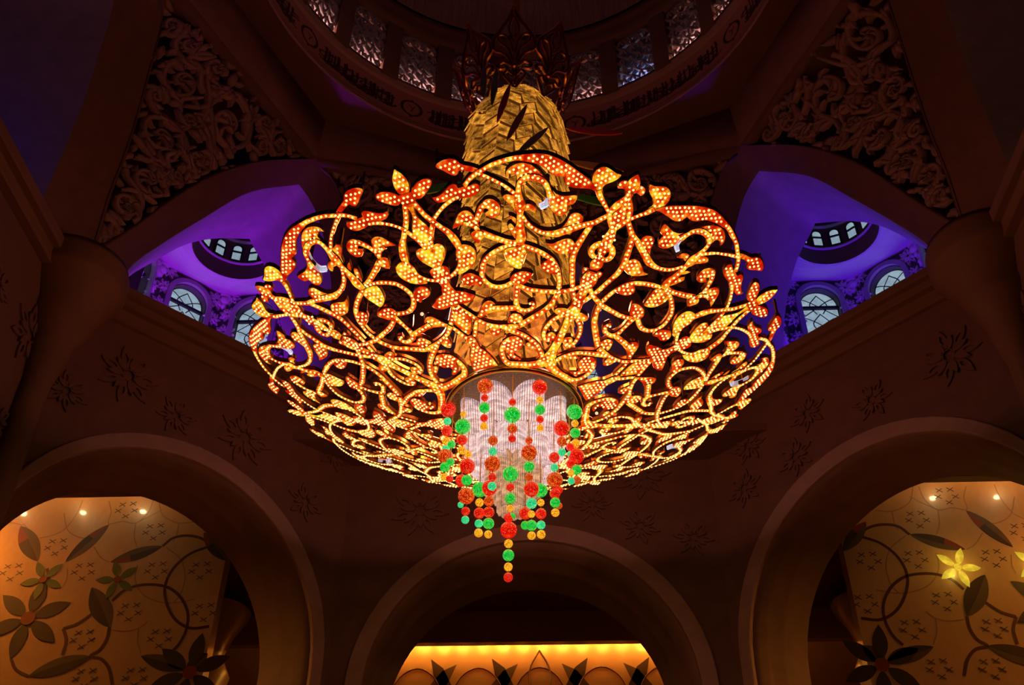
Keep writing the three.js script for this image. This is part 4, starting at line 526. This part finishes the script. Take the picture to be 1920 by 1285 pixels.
// hub: gold ring and crystal disc
{
  const y = 0.4045 * U + 1.6, r = 1.09;
  mesh('hub_ring', new THREE.TorusGeometry(r, 0.05, 8, 64).rotateX(Math.PI / 2).translate(0, y, 0), M.gold, ch);
  const sparkle = tex(256, 256, (u, v) => { const s = rnd(); const b = 0.35 + 0.65 * Math.abs(Math.sin(u * 150)); return s > 0.94 ? [255, 235, 190] : [150 * b, 105 * b, 70 * b]; });
  mesh('hub_disc', new THREE.CylinderGeometry(r - 0.03, r - 0.03, 0.12, 64).translate(0, y + 0.06, 0), new THREE.MeshStandardMaterial({ color: 0x5a3512, emissive: new THREE.Color().setRGB(1, 0.72, 0.4), emissiveMap: sparkle, emissiveIntensity: 0.3, roughness: 0.3 }), ch);
  // four tiers of fluted crystal curtains, each flute a piece with a pointed arched head
  const curtain = tex(256, 512, (u, v) => { const st = 0.5 + 0.5 * Math.cos(u * 2 * Math.PI * 26), ro = 0.85 + 0.15 * Math.cos(v * 2 * Math.PI * 64), s = rnd(), w = 0.72 + 0.28 * Math.sin(v * 3.1) , k = (0.55 + 0.45 * st) * ro * w; const m = 0.72 + 0.6 * fbm(u * 5, v * 9, 3); return s > 0.975 ? [255, 250, 255] : [255 * k * m, 215 * k * m, 185 * k * m + 20 * st]; });
  curtain.repeat.set(1, 1);
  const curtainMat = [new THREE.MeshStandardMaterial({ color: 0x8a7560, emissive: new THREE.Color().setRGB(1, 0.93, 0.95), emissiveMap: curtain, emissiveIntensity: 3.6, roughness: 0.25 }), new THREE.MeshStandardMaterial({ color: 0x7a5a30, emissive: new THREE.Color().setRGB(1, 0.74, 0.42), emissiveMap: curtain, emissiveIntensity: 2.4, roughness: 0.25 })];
  const tiers = [[0.64, 0.27, y - 0.02, 0.75, 8], [0.47, 0.25, y - 0.5, 0.7, 8], [0.28, 0.2, y - 0.95, 0.65, 6], [0.08, 0.2, y - 1.2, 0.7, 4]];
  tiers.forEach(([R, fr, top, h, n], ti) => {
    const tg = group('crystal_tier', ch);
    for (let k = 0; k < n; k++) {
      const a = (k + (ti % 2 ? 0 : 0.5)) * 2 * Math.PI / n, rows = [], MR = 14;
      for (let i = 0; i <= 10; i++) { const row = []; for (let q = 0; q <= MR; q++) { const t = -1 + 2 * q / MR, an = t * Math.PI * 0.62, hd = top - 0.28 * Math.pow(Math.abs(t), 1.4) * (n > 4 ? 1 : 0.4), yy = hd + (top - h - hd) * i / 10 - 0.03 * ((q % 2) && i === 10), r = R * (1 - 0.05 * i / 10) + fr * Math.cos(an) * (1 - 0.1 * i / 10); row.push(V3((r) * Math.sin(a) + fr * Math.sin(an) * Math.cos(a), yy, r * Math.cos(a) - fr * Math.sin(an) * Math.sin(a))); } rows.push(row); }
      const g = loft(rows), uv = g.attributes.uv; for (let i = 0; i <= 10; i++) for (let q = 0; q <= MR; q++) uv.setXY(i * (MR + 1) + q, q / MR, i / 10);
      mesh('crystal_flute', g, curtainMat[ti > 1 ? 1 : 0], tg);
    }
  });
  for (let k = 0; k < 4; k++) { const a = (k + 0.5) * Math.PI / 2, l = new THREE.PointLight(new THREE.Color().setRGB(1, 0.42, 0.3), 7); l.position.set(2 * Math.sin(a), y + 0.9, 2 * Math.cos(a)); l.castShadow = true; l.shadow.radius = 8; scene.add(l); mesh('bowl_lamp', new THREE.SphereGeometry(0.03, 12, 8).translate(l.position.x, l.position.y, l.position.z), glow(1, 0.6, 0.3, 1.2), ch); }
}
// strands of coloured glass balls
{
  const crack = (a, b, p) => tex(128, 128, (u, v) => { const n = Math.abs(fbm(u * 10, v * 10, 3)), s = rnd(); const k = n < p ? 1 : 0; return s > 0.985 ? [255, 240, 200] : a.map((q, i) => (q + (b[i] - q) * k * 0.8) * (0.62 + 0.55 * Math.abs(fbm(u * 16 + 5, v * 16, 2)) * 3 * 0.6 + (rnd() - 0.5) * 0.25)); });
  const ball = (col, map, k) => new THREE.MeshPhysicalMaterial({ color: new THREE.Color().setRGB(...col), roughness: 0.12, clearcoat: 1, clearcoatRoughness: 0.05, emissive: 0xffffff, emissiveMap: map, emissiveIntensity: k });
  const BM = {
    R: ball([0.6, 0.01, 0.005], crack([205, 8, 2], [235, 50, 10], 0.03), 2.0), G: ball([0.01, 0.5, 0.06], crack([4, 175, 38], [70, 235, 110], 0.05), 1.9),
    C: ball([0.02, 0.6, 0.3], crack([12, 205, 110], [120, 250, 200], 0.06), 1.7), O: ball([0.6, 0.2, 0.02], crack([222, 88, 0], [255, 225, 40], 0.14), 1.9), D: ball([0.55, 0.05, 0.01], crack([180, 22, 2], [240, 140, 20], 0.06), 1.9),
  };
  const sph = new THREE.SphereGeometry(1, 20, 14), words = { R: 'red', G: 'green', C: 'turquoise', O: 'amber', D: 'dark orange' };
  for (const [x, z, list] of BEADS) {
    const top = Math.max(list[0][0] + list[0][1] * 1.5, Math.min(11.6, list[0][0] + 0.7)), bot = list[list.length - 1][0];
    const st = mesh('bead_strand', new THREE.CylinderGeometry(0.008, 0.008, top - bot, 6).translate(x, (top + bot) / 2, z), M.gold, ch);
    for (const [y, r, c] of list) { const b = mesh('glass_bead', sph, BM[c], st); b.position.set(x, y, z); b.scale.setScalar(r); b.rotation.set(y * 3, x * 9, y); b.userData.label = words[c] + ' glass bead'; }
  }
}
// glass column: shingled, internally lit panes
{
  const y0 = 0.415 * U + 1.6, y1 = 19.55, R = 1.0;
  const lit2 = [0, 1, 2].map((q) => new THREE.MeshPhysicalMaterial({ color: new THREE.Color().setRGB(0.35, 0.16, 0.04), roughness: 0.2, clearcoat: 0.5, emissive: new THREE.Color().setRGB(1, 0.40, 0.04), emissiveIntensity: [1.0, 1.5, 2.3][q], emissiveMap: tex(96, 96, (u, v) => { const n = 0.66 + 1.3 * fbm(u * 4 + q * 3, v * 4, 3), s = rnd(); return s > 0.975 ? [255, 255, 255] : [175 * n, 172 * n, 165 * n]; }) }));
  const col = mesh('glass_column', new THREE.LatheGeometry([[0.02, y0], [0.86, y0], [0.86, y1 - 1.0], [0.7, y1 - 0.35], [0.5, y1], [0.02, y1 + 0.05]].map((q) => V2(...q)), 32), new THREE.MeshStandardMaterial({ color: 0x2a1203, roughness: 0.5, emissive: new THREE.Color().setRGB(0.25, 0.08, 0.01), emissiveIntensity: 0.15 }), ch);
  // each pane a slanted plate, leaning out at its foot; columns slope by turns, so that the joints run in chevrons
  const n = 18, cw = 2 * Math.PI * R / n, ph = 0.36, rowsN = Math.ceil((y1 - y0) / ph), back = [];
  const paneGeo = [-1, 1].map((e) => { const w = cw / 2 - 0.012, sl = 0.15 * e, s = new THREE.Shape([V2(-w, -ph / 2 - sl + 0.012), V2(w, -ph / 2 + sl + 0.012), V2(w, ph / 2 + sl + 0.03), V2(-w, ph / 2 - sl + 0.03)]); return new THREE.ExtrudeGeometry(s, { depth: 0.02, bevelEnabled: false }); });
  for (let i = 0; i < rowsN; i++) for (let k = 0; k < n; k++) {
    const y = y0 + 0.2 + i * ph, a = k * 2 * Math.PI / n + (y - y0) * 0.1, top = Math.max(0, (y - (y1 - 1.1)) / 1.1), r = R * (1 - 0.42 * top * top) - 0.02;
    dummy.position.set(r * Math.sin(a), y, r * Math.cos(a)); dummy.rotation.set(-0.2 - top * 0.5, a + 0.16, 0, 'YXZ'); dummy.scale.set(1 - 0.3 * top * top, 1, 1); dummy.updateMatrix();
    if (Math.cos(a) > -0.05 && y > 12.6) { const m = mesh('glass_pane', paneGeo[k % 2], lit2[(i * 7 + k * 5 + (i % 3)) % 3], col); m.position.copy(dummy.position); m.rotation.copy(dummy.rotation); m.scale.copy(dummy.scale); }
    else back.push(paneGeo[k % 2].clone().applyMatrix4(dummy.matrix));
  }
  const b = mesh('glass_panes', merge(back), lit2[1], col); b.userData.kind = 'stuff';
  // slender coloured glass leaves up the column
  const leafShape = new THREE.Shape(); leafShape.moveTo(0, -0.58); leafShape.quadraticCurveTo(0.13, 0, 0.02, 0.58); leafShape.quadraticCurveTo(-0.12, 0, 0, -0.58);
  const lg = new THREE.ExtrudeGeometry(leafShape, { depth: 0.02, bevelEnabled: true, bevelSize: 0.01, bevelThickness: 0.01, bevelSegments: 1 });
  const lm = [[0.05, 0.14, 0.03], [0.06, 0.2, 0.04], [0.5, 0.03, 0.015], [0.3, 0.16, 0.03], [0.16, 0.2, 0.03], [0.4, 0.04, 0.02], [0.5, 0.24, 0.02], [0.05, 0.26, 0.03]].map((c) => new THREE.MeshPhysicalMaterial({ color: new THREE.Color().setRGB(...c), roughness: 0.1, clearcoat: 1 }));
  [[-33, 19.2, 0.05], [-20, 18.85, -0.06], [-10, 18.27, -0.2], [3, 17.64, -0.32], [18, 17.16, -0.55]].forEach(([d, y, tw], i) => { const a = d * Math.PI / 180, m = mesh('column_leaf', lg, lm[i], ch); m.position.set(1.14 * Math.sin(a), y, 1.14 * Math.cos(a)); m.rotation.set(0, a, tw, 'YXZ'); });
  [[92, 18.75, 5], [98, 17.85, 6], [100, 16.9, 7], [-96, 17.3, 7]].forEach(([d, y, c]) => { const a = d * Math.PI / 180, m = mesh('column_leaf', lg, lm[c], ch); m.position.set(1.6 * Math.sin(a), y, 1.6 * Math.cos(a)); m.rotation.set(0, a - Math.PI / 2, 1.45, 'YXZ'); m.scale.set(1.6, 1, 1); });
  // crown of gold scroll finials
  const fin = (() => { const gs = [], both = (pts, r) => { for (const e of [-1, 1]) gs.push(tube(pts.map((p) => V3(p[0] * e, p[1], p[2] || 0)), r, 7, 20)); };
    both([[0, 0.05], [0.06, 0.4], [0.2, 0.62], [0.4, 0.72], [0.43, 0.95], [0.28, 1.25], [0.1, 1.55], [0, 1.8]], 0.045);
    both([[0.02, 0.3], [0.12, 0.75], [0.3, 0.92], [0.34, 1.08], [0.2, 1.1], [0.08, 0.95], [0.02, 0.7]], 0.035);
    both([[0, 1.02], [0.1, 1.2], [0.08, 1.4], [0, 1.6]], 0.03);
    both([[0.04, 0.32], [0.22, 0.42], [0.33, 0.36], [0.3, 0.25], [0.2, 0.27]], 0.045);
    both([[0, -0.25], [0.12, -0.05], [0.22, 0.12], [0.14, 0.2], [0.04, 0.12]], 0.04);
    gs.push(new THREE.SphereGeometry(0.07, 10, 8).translate(0, 0.3, 0.03), new THREE.ConeGeometry(0.05, 0.25, 8).translate(0, 1.86, 0)); return merge(gs); })();
  for (let k = 0; k < 8; k++) { const a = k * Math.PI / 4, m = mesh('crown_finial', fin, M.gold, ch); m.position.set(0.86 * Math.sin(a), 19.4, 0.86 * Math.cos(a)); m.rotation.set(0.3, a, 0, 'YXZ'); }
  mesh('suspension_rod', new THREE.CylinderGeometry(0.06, 0.06, 17.6, 10).translate(0, 28.3, 0), M.goldDark, ch);
}
renderer.render(scene, camera);
